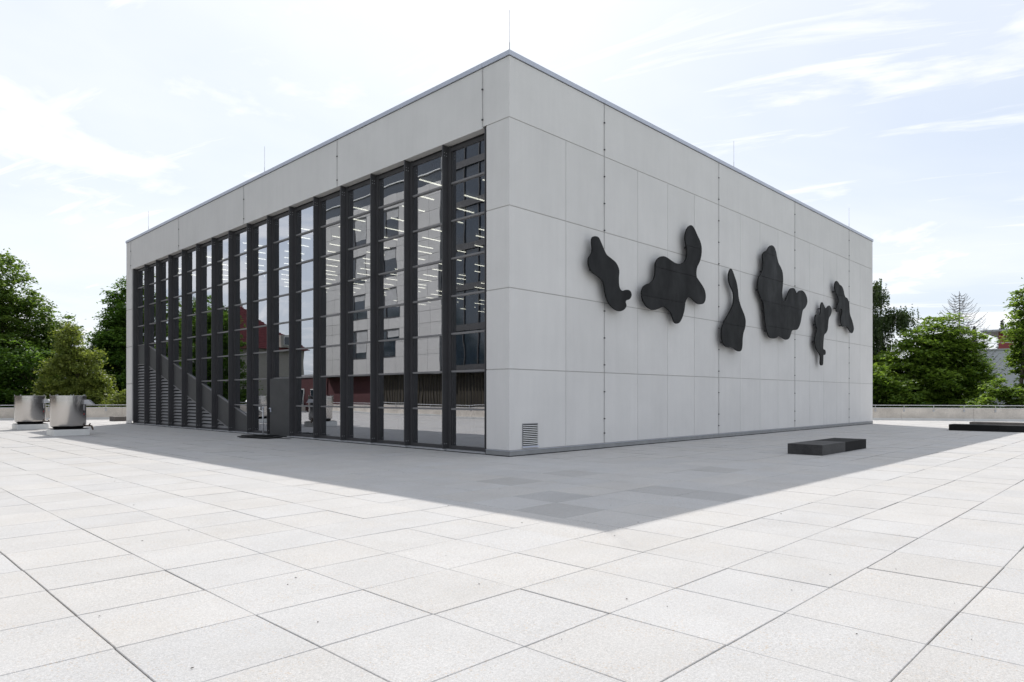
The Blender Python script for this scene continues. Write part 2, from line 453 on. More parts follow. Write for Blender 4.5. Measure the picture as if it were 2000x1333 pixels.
# ------------------------------------------------------------------ parapet with railing
def parapet(name, pts, label, inner, sec=4.0, post=1.72, first=0.0):
    """pts: fine polyline of the wall centre; inner: unit-normal sign towards the terrace"""
    root = thing(name, (pts[0][0], pts[0][1], 0), label, 'parapet wall')
    P = [Vector((a, b, 0)) for a, b in pts]
    L = [0]
    for a, b in zip(P[:-1], P[1:]): L.append(L[-1] + (b - a).length)
    def at_len(s):
        s = max(0, min(L[-1] - 1e-6, s))
        for k in range(len(L) - 1):
            if L[k + 1] >= s: break
        t = (s - L[k]) / (L[k + 1] - L[k]); d = (P[k + 1] - P[k]).normalized()
        return P[k].lerp(P[k + 1], t), d, Vector((-d.y, d.x, 0)) * inner
    def strip(nm, s0, s1, o0, o1, z0, z1, mat, bev=0):
        n = max(2, int((s1 - s0) / .8) + 1); mb = MB(); vs = []
        for k in range(n):
            p, d, nn = at_len(s0 + (s1 - s0) * k / (n - 1)); vs.append((p + nn * o0, p + nn * o1))
        for k in range(n):
            a, b = vs[k]; mb.v += [(a.x, a.y, z0), (b.x, b.y, z0), (b.x, b.y, z1), (a.x, a.y, z1)]
        for k in range(n - 1):
            i = k * 4
            for q in range(4): mb.f.append([i + q, i + (q + 1) % 4, i + 4 + (q + 1) % 4, i + 4 + q])
        mb.f.append([0, 3, 2, 1]); i = (n - 1) * 4; mb.f.append([i, i+1, i+2, i+3])
        return part(mb, nm, mat, root)
    s = 0
    while s < L[-1] - .05:
        e = min(s + sec, L[-1])
        strip('wall_section', s + .006, e - .006, -.13, .12, .0, .765, M['parapet'])
        strip('cap', s + .004, e - .004, -.16, .135, .767, .80, M['cap'])
        strip('kerb', s + .005, e - .005, .122, .30, -.03, .13, M['cap'])
        s = e
    hr = MB(); q = [at_len(L[-1] * k / 80) for k in range(81)]
    hr.path([tuple(p + nn * .17 + Vector((0, 0, .955))) for p, d, nn in q], [.022] * 81, 8)
    part(hr, 'handrail', M['galv'], root)
    s = first
    while s < L[-1]:
        p, d, nn = at_len(s); c = p + nn * .17
        o = part(MB().tube((c.x, c.y, .60), (c.x, c.y, .94), .017, n=8), 'post', M['galv'], root)
        b0 = p + nn * .12; u = d * .05
        part(MB().prism([tuple(b0 - u + Vector((0, 0, .55))), tuple(b0 + u + Vector((0, 0, .55))), tuple(b0 + u + Vector((0, 0, .68))), tuple(b0 - u + Vector((0, 0, .68)))], tuple(nn * .04)), 'bracket', M['galv'], o)
        s += post
    return root
a_pts = [arc_pt(a_s + (a_n - a_s) * k / 200, RR - .16) for k in range(201)]
parapet('parapet_wall', a_pts, 'long curved beige concrete parapet wall with a metal handrail at the terrace edge', 1, post=1.66, first=.3)
parapet('parapet_wall', [(XW, 46.5 - 1.5 * k) for k in range(51)], 'straight concrete parapet with handrail on the west terrace edge, mirrored in the glass', 1, post=2.2)

# ------------------------------------------------------------------ the pavilion
H = 10.18; LX = 29.03; LY = 30.38
LINT = 8.60                       # underside of the band above the glass
ROWS = [0.15, 2.23, 4.30, 6.39, 8.63, H]
bld = thing('exhibition_hall', (0, 0, 0), 'large pale concrete hall with a tall glass front, steel fins and black wall reliefs', 'building')
JG = .0115; JV = .007; PT = .012
VX = [0.0] + [2.2375 + 1.7625 * k for k in range(16)]
VX = [v for v in VX if v < LX - 1.5] + [LX]
CX = [4.0 + 7.05 * k for k in range(4)]          # joints that carry a conductor wire
# panel side (plane y = 0)
def wall_panel(x0, x1, z0, z1, name='facade_panel'):
    mb = MB(); mb.box(x0 + JV, x1 - JV, 0.0, PT, z0 + JG, z1 - JG)
    return part(mb, name, M['facade'], bld, bevel=.0025)
for r in range(4):
    for a, b in zip(VX[:-1], VX[1:]):
        if a == 0.0:
            # corner panels wrap round into the pier of the glass side
            z0, z1 = ROWS[r] + JG, ROWS[r + 1] - JG
            mb = MB(); mb.prism([(0, 0, z0), (b - JV, 0, z0), (b - JV, PT, z0), (PT, PT, z0), (PT, .845, z0), (0, .845, z0)], (0, 0, z1 - z0))
            part(mb, 'facade_panel', M['facade'], bld, bevel=.0025)
        else: wall_panel(a, b, ROWS[r], ROWS[r + 1])
bx = [0.0] + CX + [LX]
LW = [0.98 + 7.145 * k for k in range(5)]
z0, z1 = ROWS[4] + JG, H
mb = MB(); mb.prism([(0, 0, z0), (CX[0] - JG, 0, z0), (CX[0] - JG, PT, z0), (PT, PT, z0), (PT, LW[0] - .006, z0), (0, LW[0] - .006, z0)], (0, 0, z1 - z0))
part(mb, 'band_panel', M['facade'], bld, bevel=.0025)
for a, b in zip(bx[1:-1], bx[2:]): part(MB().box(a + JV, b - JV, 0, PT, z0, z1), 'band_panel', M['facade'], bld, bevel=.0025)
by = LW + [LY]
for a, b in zip(by[:-1], by[1:]): part(MB().box(0, .30, a + .006, b - .006, LINT, z1), 'band_panel', M['facade'], bld, bevel=.0025)
# far pier of the glass side
PY0 = 29.42
for r in range(4): part(MB().box(0, .5, PY0, LY, ROWS[r] + JG, min(ROWS[r + 1], LINT + .02) - JG), 'pier_panel', M['facade'], bld, bevel=.0025)
# core walls behind the panels, roof, back walls
part(MB().box(.013, LX - .001, .013, .35, 0, H - .02), 'wall_core', M['joint'], bld)
part(MB().box(.013, .5, .352, .84, 0, LINT + .5), 'pier_core', M['joint'], bld)
part(MB().box(LX - .3, LX - .002, .352, LY - .31, 0, H - .02), 'rear_wall', M['facade'], bld)
part(MB().box(.501, LX - .002, LY - .30, LY - .002, 0, H - .02), 'rear_wall', M['facade'], bld)
part(MB().box(.301, LX - .302, .352, LY - .302, H - .35, H - .05), 'roof_slab', M['slab'], bld)
# plinth strip with upper lip, dark shadow gap below
def plinth(x0, x1, y0, y1, nx, ny):
    mb = MB(); mb.box(x0, x1, y0, y1, .022, .135); return part(mb, 'plinth_strip', M['plinth'], bld)
sx = [-.022] + [4.0 + 3.525 * k for k in range(8)]
sx = [v for v in sx if v < LX - 1] + [LX]
for a, b in zip(sx[:-1], sx[1:]):
    plinth(a + .003, b - .003, -.022, .0, 0, -1)
    part(MB().box(a + .003, b - .003, -.030, .0, .137, .147), 'plinth_lip', M['coping'], bld)
plinth(-.022, .0, .0, .845, -1, 0); part(MB().box(-.030, .0, -.030, .845, .137, .1475), 'plinth_lip', M['coping'], bld)
part(MB().box(-.02, .0, PY0, LY, .022, .15), 'plinth_strip', M['facade'], bld)
part(MB().box(-.004, LX, -.004, .06, -.03, .02), 'shadow_gap', M['dark'], bld)
part(MB().box(-.003, .4, .0605, LY, -.03, .018), 'shadow_gap', M['dark'], bld)
# coping
CO = .035
cxs = [-CO] + [4.0 + 3.525 * k for k in range(8)]; cxs = [v for v in cxs if v < LX - 1] + [LX + CO]
for a, b in zip(cxs[:-1], cxs[1:]):
    mb = MB(); a2 = a + .004 if a > 0 else a; b2 = b - .004
    mb.box(a2, b2, -CO, .34, H + .015, H + .135); part(mb, 'coping', M['coping'], bld)
cys = [.342] + [.98 + 3.5725 * k for k in range(9)]; cys = [v for v in cys if v < LY - .3] + [LY + CO]
for a, b in zip(cys[:-1], cys[1:]):
    part(MB().box(-CO, .34, a + .004, b - .004, H + .015, H + .135), 'coping', M['coping'], bld)
part(MB().box(.341, LX + CO, LY - .3, LY + CO, H + .015, H + .135), 'coping', M['coping'], bld)
part(MB().box(LX - .3, LX + CO, .342, LY - .302, H + .015, H + .135), 'coping', M['coping'], bld)
part(MB().box(-.001, LX, .0005, .3, H, H + .0145), 'coping_gap', M['clip'], bld)
part(MB().box(-.0015, .3, .301, LY, H, H + .0145), 'coping_gap', M['clip'], bld)

# lightning conductor wires with clips, air rods
def conductor(x, y, zs, ztop, zbot):
    side = y < 0
    w = part(MB().tube((x, y, zbot), (x, y, ztop), .005, n=6), 'conductor_wire', M['wire'], bld)
    for z in zs:
        mb = MB()
        if side: mb.box(x - .022, x + .022, y - .012, -.0005, z - .016, z + .016)
        else: mb.box(x - .012, -.0005, y - .022, y + .022, z - .016, z + .016)
        part(mb, 'clip', M['clip'], w)
for x in CX: conductor(x, -.022, [9.62 - .795 * k for k in range(12)] + [.45], H + .01, .17)
for y in LW: conductor(-.022, y, [9.62, 8.82], H + .01, LINT + .01)
for (x, y) in ((.12, .11), (.12, 13.69), (.12, 27.1), (12.52, .12), (25.55, .12)):
    r = part(MB().tube((x, y, H + .136), (x, y, H + .42), .011, n=8), 'lightning_rod', M['galv'], bld)
    part(MB().tube((x, y, H + .421), (x, y, H + 1.24), .006, n=6), 'rod_tip', M['galv'], r)
# vent grille near the corner
vg = part(MB().box(.47, 1.07, -.012, -.0005, .23, .255).box(.47, .495, -.012, -.0005, .2551, .83).box(1.045, 1.07, -.012, -.0005, .2551, .83).box(.4951, 1.0449, -.012, -.0005, .805, .83), 'vent_grille', M['plinth'], bld)
part(MB().box(.4952, 1.0448, -.003, -.0008, .2552, .8048), 'grille_back', M['dark'], vg)
for k in range(11):
    z = .275 + .0485 * k
    part(MB().prism([(.4953, -.004, z + .012), (.4953, -.028, z), (.4953, -.028, z + .014), (.4953, -.006, z + .020)], (.5494, 0, 0)), 'louvre_blade', M['kerb'], vg)
part(MB().prism([(.46, -.002, .232), (.46, -.06, .20), (.46, -.062, .206), (.46, -.002, .245)], (.62, 0, 0)), 'drip_sill', M['coping'], vg)

# ---- glass front: fins, mullion frames, transoms, panes
FP = 1.768; FY = [2.656 + FP * k for k in range(-1, 16)]         # far edge (larger y) of every fin
FX0, FX1 = .0, .20; FW = .036
GX = .25                                                        # glass plane
TZ = [.12 + 1.0565 * k for k in range(9)]
HINGE = 11.45
def stringer(y): return .82 + (y - 15.77) * .2966                 # upper edge of the sloping stair plate
for k, y in enumerate(FY):
    y1 = y; y0 = y - FW
    if k == 0: y0, y1 = .886, .922
    if k == len(FY) - 1: y0, y1 = 29.20, 29.236
    fin = part(MB().box(FX0 + .003, FX1, y0, y1, .06, LINT - .012), 'steel_fin', M['steel'], bld)
    if 0 < k < len(FY) - 1:
        for zz, pa in ((LINT - .30, 4), (.20, 2)):
            for q in range(pa):
                zb = zz + .085 * (q // 2)
                part(MB().tube((FX0 + .06 + .075 * (q % 2), y0 - .010, zb), (FX0 + .06 + .075 * (q % 2), y0 + .001, zb), .012, n=6), 'bolt', M['galv'], fin)
        part(MB().box(FX0 - .04, FX1 - .01, y0 - .10, y1 + .06, .0205, .058), 'fin_base', M['galv'], fin)
    ya, yb = y0 - .145, y1 + .10
    if k == 0: ya, yb = .860, 1.02
    if k == len(FY) - 1: ya, yb = 29.06, 29.41
    part(MB().box(FX1 + .001, FX1 + .045, ya + .035, yb - .02, .06, LINT - .02), 'mullion_cap', M['steel'], bld)
    part(MB().box(FX1 + .046, FX1 + .20, ya, yb, .06, LINT + .2), 'mullion', M['steel'], bld)
part(MB().box(.205, .245, 1.021, 29.05, LINT - .17, LINT - .075), 'head_frame', M['steel'], bld)
part(MB().box(.247, .40, .855, 29.42, LINT - .13, LINT + .18), 'head_frame', M['dark'], bld)
part(MB().box(.301, .5, .853, 29.42, LINT + .2, H - .36), 'lintel_core', M['slab'], bld)
part(MB().box(.03, .2455, .93, 29.40, .005, .050), 'sill_flashing', M['galv'], bld)
part(MB().box(.205, .245, .93, 29.40, .051, .150), 'sill_frame', M['steel'], bld)
def clip_above(rect, fn, above=True):
    """clip a (y,z) polygon by the sloping line fn(y)"""
    outp = []
    for a, b in zip(rect, rect[1:] + rect[:1]):
        da = a[1] - fn(a[0]); db = b[1] - fn(b[0])
        if not above: da, db = -da, -db
        if da >= 0: outp.append(a)
        if (da >= 0) != (db >= 0):
            t = da / (da - db); outp.append((a[0] + (b[0] - a[0]) * t, a[1] + (b[1] - a[1]) * t))
    return outp
def area(p): return abs(sum(a[0] * b[1] - b[0] * a[1] for a, b in zip(p, p[1:] + p[:1]))) / 2
nb = len(FY) - 1
for k in range(nb):
    c0 = FY[k] + .10 if k else 1.02
    c1 = FY[k + 1] - FW - .145 if k < nb - 1 else 29.06
    stair = FY[k + 1] > 16.0
    flat = k == nb - 1
    top = (lambda y: 4.36) if flat else stringer
    bot = (lambda y: 3.30) if flat else (lambda y: stringer(y) - 1.07)
    door_bay = (k == 6)
    for r in range(8):
        z0, z1 = TZ[r] + .022, TZ[r + 1] - .022
        if r == 7: z1 = LINT - .131
        rect = [(c0, z0), (c1, z0), (c1, z1), (c0, z1)]
        if stair: rect = clip_above(rect, lambda y: top(y) + .025)
        if door_bay and r < 2: continue
        if len(rect) >= 3 and area(rect) > .01:
            tz = rng.normal(0, .0011); ty = rng.normal(0, .0011); ym = (c0 + c1) / 2; zm = (z0 + z1) / 2
            pts = [(GX + (yy - ym) * tz + (zz - zm) * ty, yy, zz) for yy, zz in rect]
            part(MB().prism(pts, (.012, 0, 0)), 'pane', M['glass'], bld)
        if r > 0 and not (door_bay and r < 2):
            tr = [(c0, TZ[r] - .025), (c1, TZ[r] - .025), (c1, TZ[r] + .025), (c0, TZ[r] + .025)]
            if stair: tr = clip_above(tr, lambda y: top(y))
            if len(tr) >= 3 and area(tr) > .004:
                part(MB().prism([(.192, yy, zz) for yy, zz in tr], (.11, 0, 0)), 'transom', M['steel_light'], bld)
    if stair:
        for s_, (f0, f1, nm, mt, xx, dd) in enumerate(((lambda y: top(y) - .028, lambda y: bot(y) + .0, 'stair_plate', 'door', .215, .03), (lambda y: top(y) + .018, lambda y: top(y) - .026, 'edge_trim', 'steel_light', .192, .06), (lambda y: bot(y) - .002, lambda y: bot(y) - .045, 'edge_trim', 'steel_light', .192, .05))):
            q = clip_above(clip_above([(c0, .119), (c1, .119), (c1, 6), (c0, 6)], f1, True), f0, False)
            if len(q) >= 3 and area(q) > .003: part(MB().prism([(xx, yy, zz) for yy, zz in q], (dd, 0, 0)), nm, M[mt], bld)
        z = .15
        while z < 3.4:
            q = clip_above([(c0, z), (c1, z), (c1, z + .12), (c0, z + .12)], lambda y: bot(y) - .05, False)
            if len(q) >= 3 and area(q) > .008:
                ys = [a for a, _ in q]; ya, yb = min(ys), max(ys); zt = max(b for _, b in q)
                part(MB().prism([(.196, ya, z), (.196, yb, z), (.202, yb, z), (.202, ya, z)], (.055, 0, min(.10, zt - z + .02))), 'louvre_slat', M['steel_light'], bld)
            z += .155
        q = clip_above([(c0, .12), (c1, .12), (c1, 6), (c0, 6)], lambda y: bot(y) - .02, False)
        if len(q) >= 3 and area(q) > .01: part(MB().prism([(.27, yy, zz) for yy, zz in q], (.02, 0, 0)), 'louvre_back', M['dark'], bld)
# door standing slightly open, door frame
dr = math.radians(17.5)
du = (-math.sin(dr), math.cos(dr)); dn = (-du[1] * .05, du[0] * .05)
hx, hy_ = .01, 11.47
def dpt(s, t, z): return (hx + du[0] * s + du[1] * (-t), hy_ + du[1] * s + du[0] * t, z)
door = part(MB().prism([dpt(0, 0, .03), dpt(.99, 0, .03), dpt(.99, -.05, .03), dpt(0, -.05, .03)], (0, 0, 2.17)), 'door', M['door'], bld, bevel=.003)
h_ = MB(); h_.box(*sorted((dpt(.93, .0, 0)[0] - .06, dpt(.93, .0, 0)[0] - .0)), dpt(.93, 0, 0)[1] - .015, dpt(.93, 0, 0)[1] + .015, 1.06, 1.10)
h_.box(dpt(.93, 0, 0)[0] - .075, dpt(.93, 0, 0)[0] - .055, dpt(.93, 0, 0)[1] - .12, dpt(.93, 0, 0)[1] + .015, 1.065, 1.095)
h_.box(dpt(.93, 0, 0)[0] - .03, dpt(.93, 0, 0)[0] - .0, dpt(.93, 0, 0)[1] - .02, dpt(.93, 0, 0)[1] + .02, .94, 1.05)
part(h_, 'handle', M['coping'], door)
part(MB().box(.20, .30, HINGE + .02, 13.08, 2.19, 2.26), 'door_frame', M['steel'], bld)
part(MB().box(.205, .30, 12.50, 12.57, .151, 2.189), 'door_frame', M['steel'], bld)
part(MB().box(GX, GX + .012, 12.58, 13.07, .151, 2.188), 'pane', M['glass'], bld)

# interior seen through the glass
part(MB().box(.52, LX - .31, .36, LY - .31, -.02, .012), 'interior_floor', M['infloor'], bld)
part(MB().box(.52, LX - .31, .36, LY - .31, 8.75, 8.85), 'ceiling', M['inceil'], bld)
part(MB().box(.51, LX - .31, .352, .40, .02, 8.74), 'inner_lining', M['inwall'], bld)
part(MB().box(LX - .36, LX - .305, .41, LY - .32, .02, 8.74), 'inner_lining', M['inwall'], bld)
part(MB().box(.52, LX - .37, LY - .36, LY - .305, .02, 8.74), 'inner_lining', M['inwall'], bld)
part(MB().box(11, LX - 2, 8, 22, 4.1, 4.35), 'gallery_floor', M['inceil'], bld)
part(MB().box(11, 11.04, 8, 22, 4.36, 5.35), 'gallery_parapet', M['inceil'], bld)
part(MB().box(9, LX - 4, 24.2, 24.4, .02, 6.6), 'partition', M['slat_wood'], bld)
for i in range(12):
    for j in range(20):
        y = 1.3 + 1.47 * j + .25 * (i % 3); x = 1.6 + 2.2 * i + (.74 * (j % 3))
        part(MB().box(x, x + 1.05, y - .025, y + .025, 8.66, 8.69), 'ceiling_light', M['lamp'], bld)
for k in range(6):
    part(MB().box(6 + 0 * k, 6.25, 3.5 + 4.6 * k, 3.75 + 4.6 * k, .02, 8.74), 'column', M['inceil'], bld)

# ------------------------------------------------------------------ black wall reliefs
import bmesh
RELIEF_OUTLINES = {
 's1': [(3.27,6.11),(3.41,6.10),(3.50,6.02),(3.61,5.88),(3.78,5.68),(3.98,5.60),(4.19,5.53),(4.33,5.44),(4.43,5.28),(4.41,5.07),(4.42,4.85),(4.49,4.73),(4.62,4.70),(4.80,4.75),(4.96,4.75),(5.06,4.68),(5.06,4.58),(4.96,4.48),(4.80,4.43),(4.76,4.37),(4.80,4.27),(4.71,4.16),(4.52,4.08),(4.30,4.08),(4.07,4.16),(3.90,4.27),(3.80,4.41),(3.72,4.57),(3.68,4.76),(3.57,4.90),(3.35,4.99),(3.15,5.05),(3.02,5.14),(2.95,5.27),(2.95,5.42),(3.02,5.52),(3.10,5.62),(3.12,5.73),(3.10,5.87),(3.10,5.99),(3.15,6.07)],
 's2': [(8.61,7.39),(8.78,7.36),(8.92,7.26),(9.07,7.11),(9.24,6.96),(9.34,6.79),(9.36,6.61),(9.30,6.37),(9.18,6.17),(9.06,6.04),(8.99,5.85),(9.01,5.68),(9.16,5.57),(9.39,5.43),(9.57,5.28),(9.65,5.08),(9.60,4.89),(9.45,4.78),(9.21,4.74),(9.01,4.76),(8.81,4.83),(8.64,4.90),(8.49,4.91),(8.33,4.82),(8.24,4.67),(8.19,4.46),(8.08,4.23),(7.91,4.03),(7.72,3.95),(7.54,3.99),(7.43,4.14),(7.30,4.30),(7.09,4.39),(6.89,4.44),(6.63,4.36),(6.34,4.28),(6.09,4.29),(5.85,4.38),(5.69,4.52),(5.61,4.73),(5.69,4.92),(5.85,5.03),(6.09,5.11),(6.26,5.21),(6.36,5.37),(6.39,5.56),(6.40,5.73),(6.46,5.87),(6.63,6.00),(6.86,6.07),(7.09,6.06),(7.35,6.00),(7.62,5.95),(7.89,5.97),(8.13,6.05),(8.30,6.19),(8.35,6.37),(8.34,6.54),(8.27,6.70),(8.23,6.89),(8.27,7.07),(8.41,7.27)],
 's3': [(11.55,6.30),(11.70,6.22),(11.86,6.03),(12.02,5.82),(12.12,5.55),(12.18,5.28),(12.33,5.02),(12.51,4.82),(12.68,4.64),(12.77,4.43),(12.73,4.20),(12.58,3.97),(12.51,3.73),(12.49,3.49),(12.42,3.31),(12.25,3.24),(11.99,3.27),(11.78,3.34),(11.53,3.37),(11.28,3.35),(11.04,3.41),(10.88,3.56),(10.82,3.78),(10.84,4.01),(10.96,4.21),(11.16,4.41),(11.41,4.63),(11.61,4.84),(11.74,5.03),(11.78,5.24),(11.74,5.43),(11.57,5.59),(11.42,5.76),(11.36,5.97),(11.42,6.17)],
 's4': [(15.13,7.74),(15.39,7.70),(15.56,7.53),(15.66,7.33),(15.80,7.11),(16.04,6.95),(16.22,6.76),(16.27,6.50),(16.25,6.23),(16.19,5.92),(16.25,5.67),(16.38,5.55),(16.54,5.63),(16.68,5.82),(16.87,6.04),(17.09,6.19),(17.37,6.24),(17.59,6.17),(17.73,6.04),(17.88,6.11),(18.05,6.20),(18.34,6.24),(18.64,6.17),(18.88,5.98),(18.92,5.75),(18.70,5.52),(18.40,5.36),(18.29,5.14),(18.17,4.85),(17.99,4.61),(17.76,4.46),(17.42,4.42),(17.20,4.37),(17.09,4.23),(16.92,4.04),(16.65,3.95),(16.32,3.98),(16.06,4.04),(15.80,4.04),(15.59,3.96),(15.28,3.92),(14.93,3.96),(14.69,4.16),(14.54,4.48),(14.46,4.81),(14.39,5.14),(14.30,5.34),(14.06,5.52),(13.89,5.75),(13.84,6.03),(13.92,6.25),(14.11,6.44),(14.27,6.63),(14.33,6.89),(14.27,7.09),(14.30,7.26),(14.49,7.39),(14.69,7.46),(14.88,7.63)],
 's5': [(20.75,5.96),(20.91,5.88),(21.07,5.77),(21.24,5.70),(21.42,5.80),(21.65,5.89),(21.85,5.84),(21.99,5.66),(21.83,5.44),(21.61,5.27),(21.52,5.02),(21.44,4.72),(21.24,4.55),(21.01,4.44),(20.93,4.24),(20.88,3.94),(20.88,3.77),(21.11,3.73),(21.20,3.62),(21.11,3.50),(20.91,3.48),(20.88,3.26),(20.84,3.04),(20.67,2.98),(20.51,3.05),(20.51,3.34),(20.45,3.48),(20.19,3.62),(19.93,3.80),(19.81,4.08),(19.93,4.37),(20.10,4.62),(20.02,4.76),(19.91,4.89),(19.87,5.13),(19.97,5.31),(20.25,5.33),(20.49,5.38),(20.54,5.57),(20.58,5.82)],
 's6': [(22.63,7.19),(22.87,7.15),(23.06,7.06),(23.35,7.02),(23.58,6.89),(23.72,6.67),(23.88,6.53),(24.18,6.49),(24.41,6.30),(24.49,6.04),(24.56,5.73),(24.88,5.44),(25.08,5.19),(25.14,4.98),(24.95,4.80),(24.72,4.79),(24.41,4.92),(24.10,5.06),(23.80,5.06),(23.50,5.02),(23.28,5.15),(23.21,5.41),(23.35,5.62),(23.43,5.79),(23.28,5.87),(23.06,5.83),(22.87,5.69),(22.63,5.69),(22.58,5.84),(22.77,6.03),(22.91,6.20),(22.87,6.37),(22.63,6.53),(22.41,6.76),(22.41,7.03)],
}

def catmull(P, n=3):
    out_ = []; L = len(P)
    for i in range(L):
        p0, p1, p2, p3 = P[i - 1], P[i], P[(i + 1) % L], P[(i + 2) % L]
        for k in range(n):
            t = k / n
            out_.append(tuple(.5 * (2 * b + (c - a) * t + (2 * a - 5 * b + 4 * c - d) * t * t + (-a + 3 * b - 3 * c + d) * t ** 3) for a, b, c, d in zip(p0, p1, p2, p3)))
    return out_
def relief(pts, label, zcuts, xcuts=()):
    cx = sum(p[0] for p in pts) / len(pts); cz = sum(p[1] for p in pts) / len(pts)
    root = thing('wall_relief', (cx, -.25, cz), label, 'wall sculpture', 'black biomorphic reliefs on the concrete wall')
    P = catmull(pts)
    cuts = [-1] + sorted(zcuts) + [99]
    for n_, (a, b) in enumerate(zip(cuts[:-1], cuts[1:])):
        bm = bmesh.new()
        bm.faces.new([bm.verts.new((x - cx, 0, z - cz)) for x, z in P])
        for zz, nrm in ((a + .003, -1), (b - .003, 1)):
            bmesh.ops.bisect_plane(bm, geom=bm.verts[:] + bm.edges[:] + bm.faces[:], plane_co=(0, 0, zz - cz), plane_no=(0, 0, nrm), clear_outer=True)
        if not bm.faces: bm.free(); continue
        bmesh.ops.recalc_face_normals(bm, faces=bm.faces)
        for f_ in bm.faces:
            if f_.normal.y > 0: f_.normal_flip()
        off = rng.normal(0, .0015)
        for v in bm.verts: v.co.y = off
        fr = bm.faces[:]
        ex = bmesh.ops.extrude_face_region(bm, geom=fr)
        bmesh.ops.translate(bm, verts=[g for g in ex['geom'] if isinstance(g, bmesh.types.BMVert)], vec=(0, .05, 0))
        bmesh.ops.recalc_face_normals(bm, faces=bm.faces)
        me = bpy.data.meshes.new('plate'); bm.to_mesh(me); bm.free(); me.materials.append(M['relief'])
        o = bpy.data.objects.new('plate', me); col.objects.link(o); o.parent = root
        m = o.modifiers.new('bevel', 'BEVEL'); m.width = .006; m.segments = 2; m.limit_method = 'ANGLE'; m.angle_limit = math.radians(50)
    # stand-off brackets between the sheet and the wall
    xs = [p[0] for p in pts]; zs = [p[1] for p in pts]
    def inside(x, z):
        c = False
        for (x0, z0), (x1, z1) in zip(P, P[1:] + P[:1]):
            if (z0 > z) != (z1 > z) and x < (x1 - x0) * (z - z0) / (z1 - z0) + x0: c = not c
        return c
    z = min(zs) + .3
    while z < max(zs) - .2:
        run = [x for x in np.arange(min(xs), max(xs), .05) if inside(x, z)]
        if run and run[-1] - run[0] > .9:
            for x in {round(run[0] + .3, 3), round(run[-1] - .3, 3)}:
                if inside(x, z): part(MB().box(x - .03, x + .03, -.199, -.0005, z - .03, z + .03), 'bracket', M['clip'], root)
        z += .8
    return root
R_ = RELIEF_OUTLINES
relief(R_['s1'], 'black wavy relief nearest the corner, with a small round knob at its lower right', [])
relief(R_['s2'], 'wide black relief with a tall arm and two lobes hanging below', [5.66, 6.66, 4.68])
relief(R_['s3'], 'black bottle-shaped relief with a thin neck and swollen bottom', [5.16, 4.21])
relief(R_['s4'], 'largest black relief, a tall left lobe and two round humps, with visible seams', [7.34, 6.35, 5.38, 4.40])
relief(R_['s5'], 'narrow black relief with two ear-like tips on top and a thin tail at the bottom', [])
relief(R_['s6'], 'small black relief highest and farthest along the wall, with a drooping pointed foot', [6.53])

# ------------------------------------------------------------------ benches of black stone
def bench(x0, y0, lx, ly, h_, blocks, mats, label, along='x', name='stone_bench'):
    root = thing(name, (x0, y0, 0), label, 'bench', 'low stone block benches on the terrace')
    for k, (a, b) in enumerate(zip(blocks[:-1], blocks[1:])):
        mb = MB()
        if along == 'x': mb.box(x0 + a + .002, x0 + b - .002, y0, y0 + ly, .0, h_ - .001 * (k % 2))
        else: mb.box(x0, x0 + lx, y0 + a + .002, y0 + b - .002, .0, h_ - .002 * (k % 2))
        part(mb, 'block', M[mats[k]], root, bevel=.006)
    return root
M['stone_lighter'] = simple('lighter_basalt', (.036, .035, .035), .65, var=.35, vscale=2.4, fine=.3, fscale=40, bmp=.3, spec=.5)  # basalt in a lighter tone than the black blocks
bench(5.86, -5.57, 3.5, .90, .275, [0, 1.73, 3.5], ['stone_lighter', 'stone'], 'low black bench of two stone blocks standing in the shade before the concrete wall')
bench(23.4, -12.1, .92, 7.3, .275, [0, 1.85, 3.7, 5.45, 7.3], ['stone', 'stone', 'stone', 'stone'], 'long low black stone bench running out of the frame at the right edge', 'y')
bench(27.2, -11.0, .92, 6.1, .28, [0, 2.1, 4.2, 6.1], ['stone_brown', 'stone_brown', 'stone_brown'], 'long brownish stone bench behind the black one at the right edge, near the parapet', 'y')
bench(.45, 34.3, 3.4, .92, .28, [0, 1.7, 3.4], ['stone_brown', 'stone_brown'], 'grey brown stone bench half hidden behind the left end of the hall')

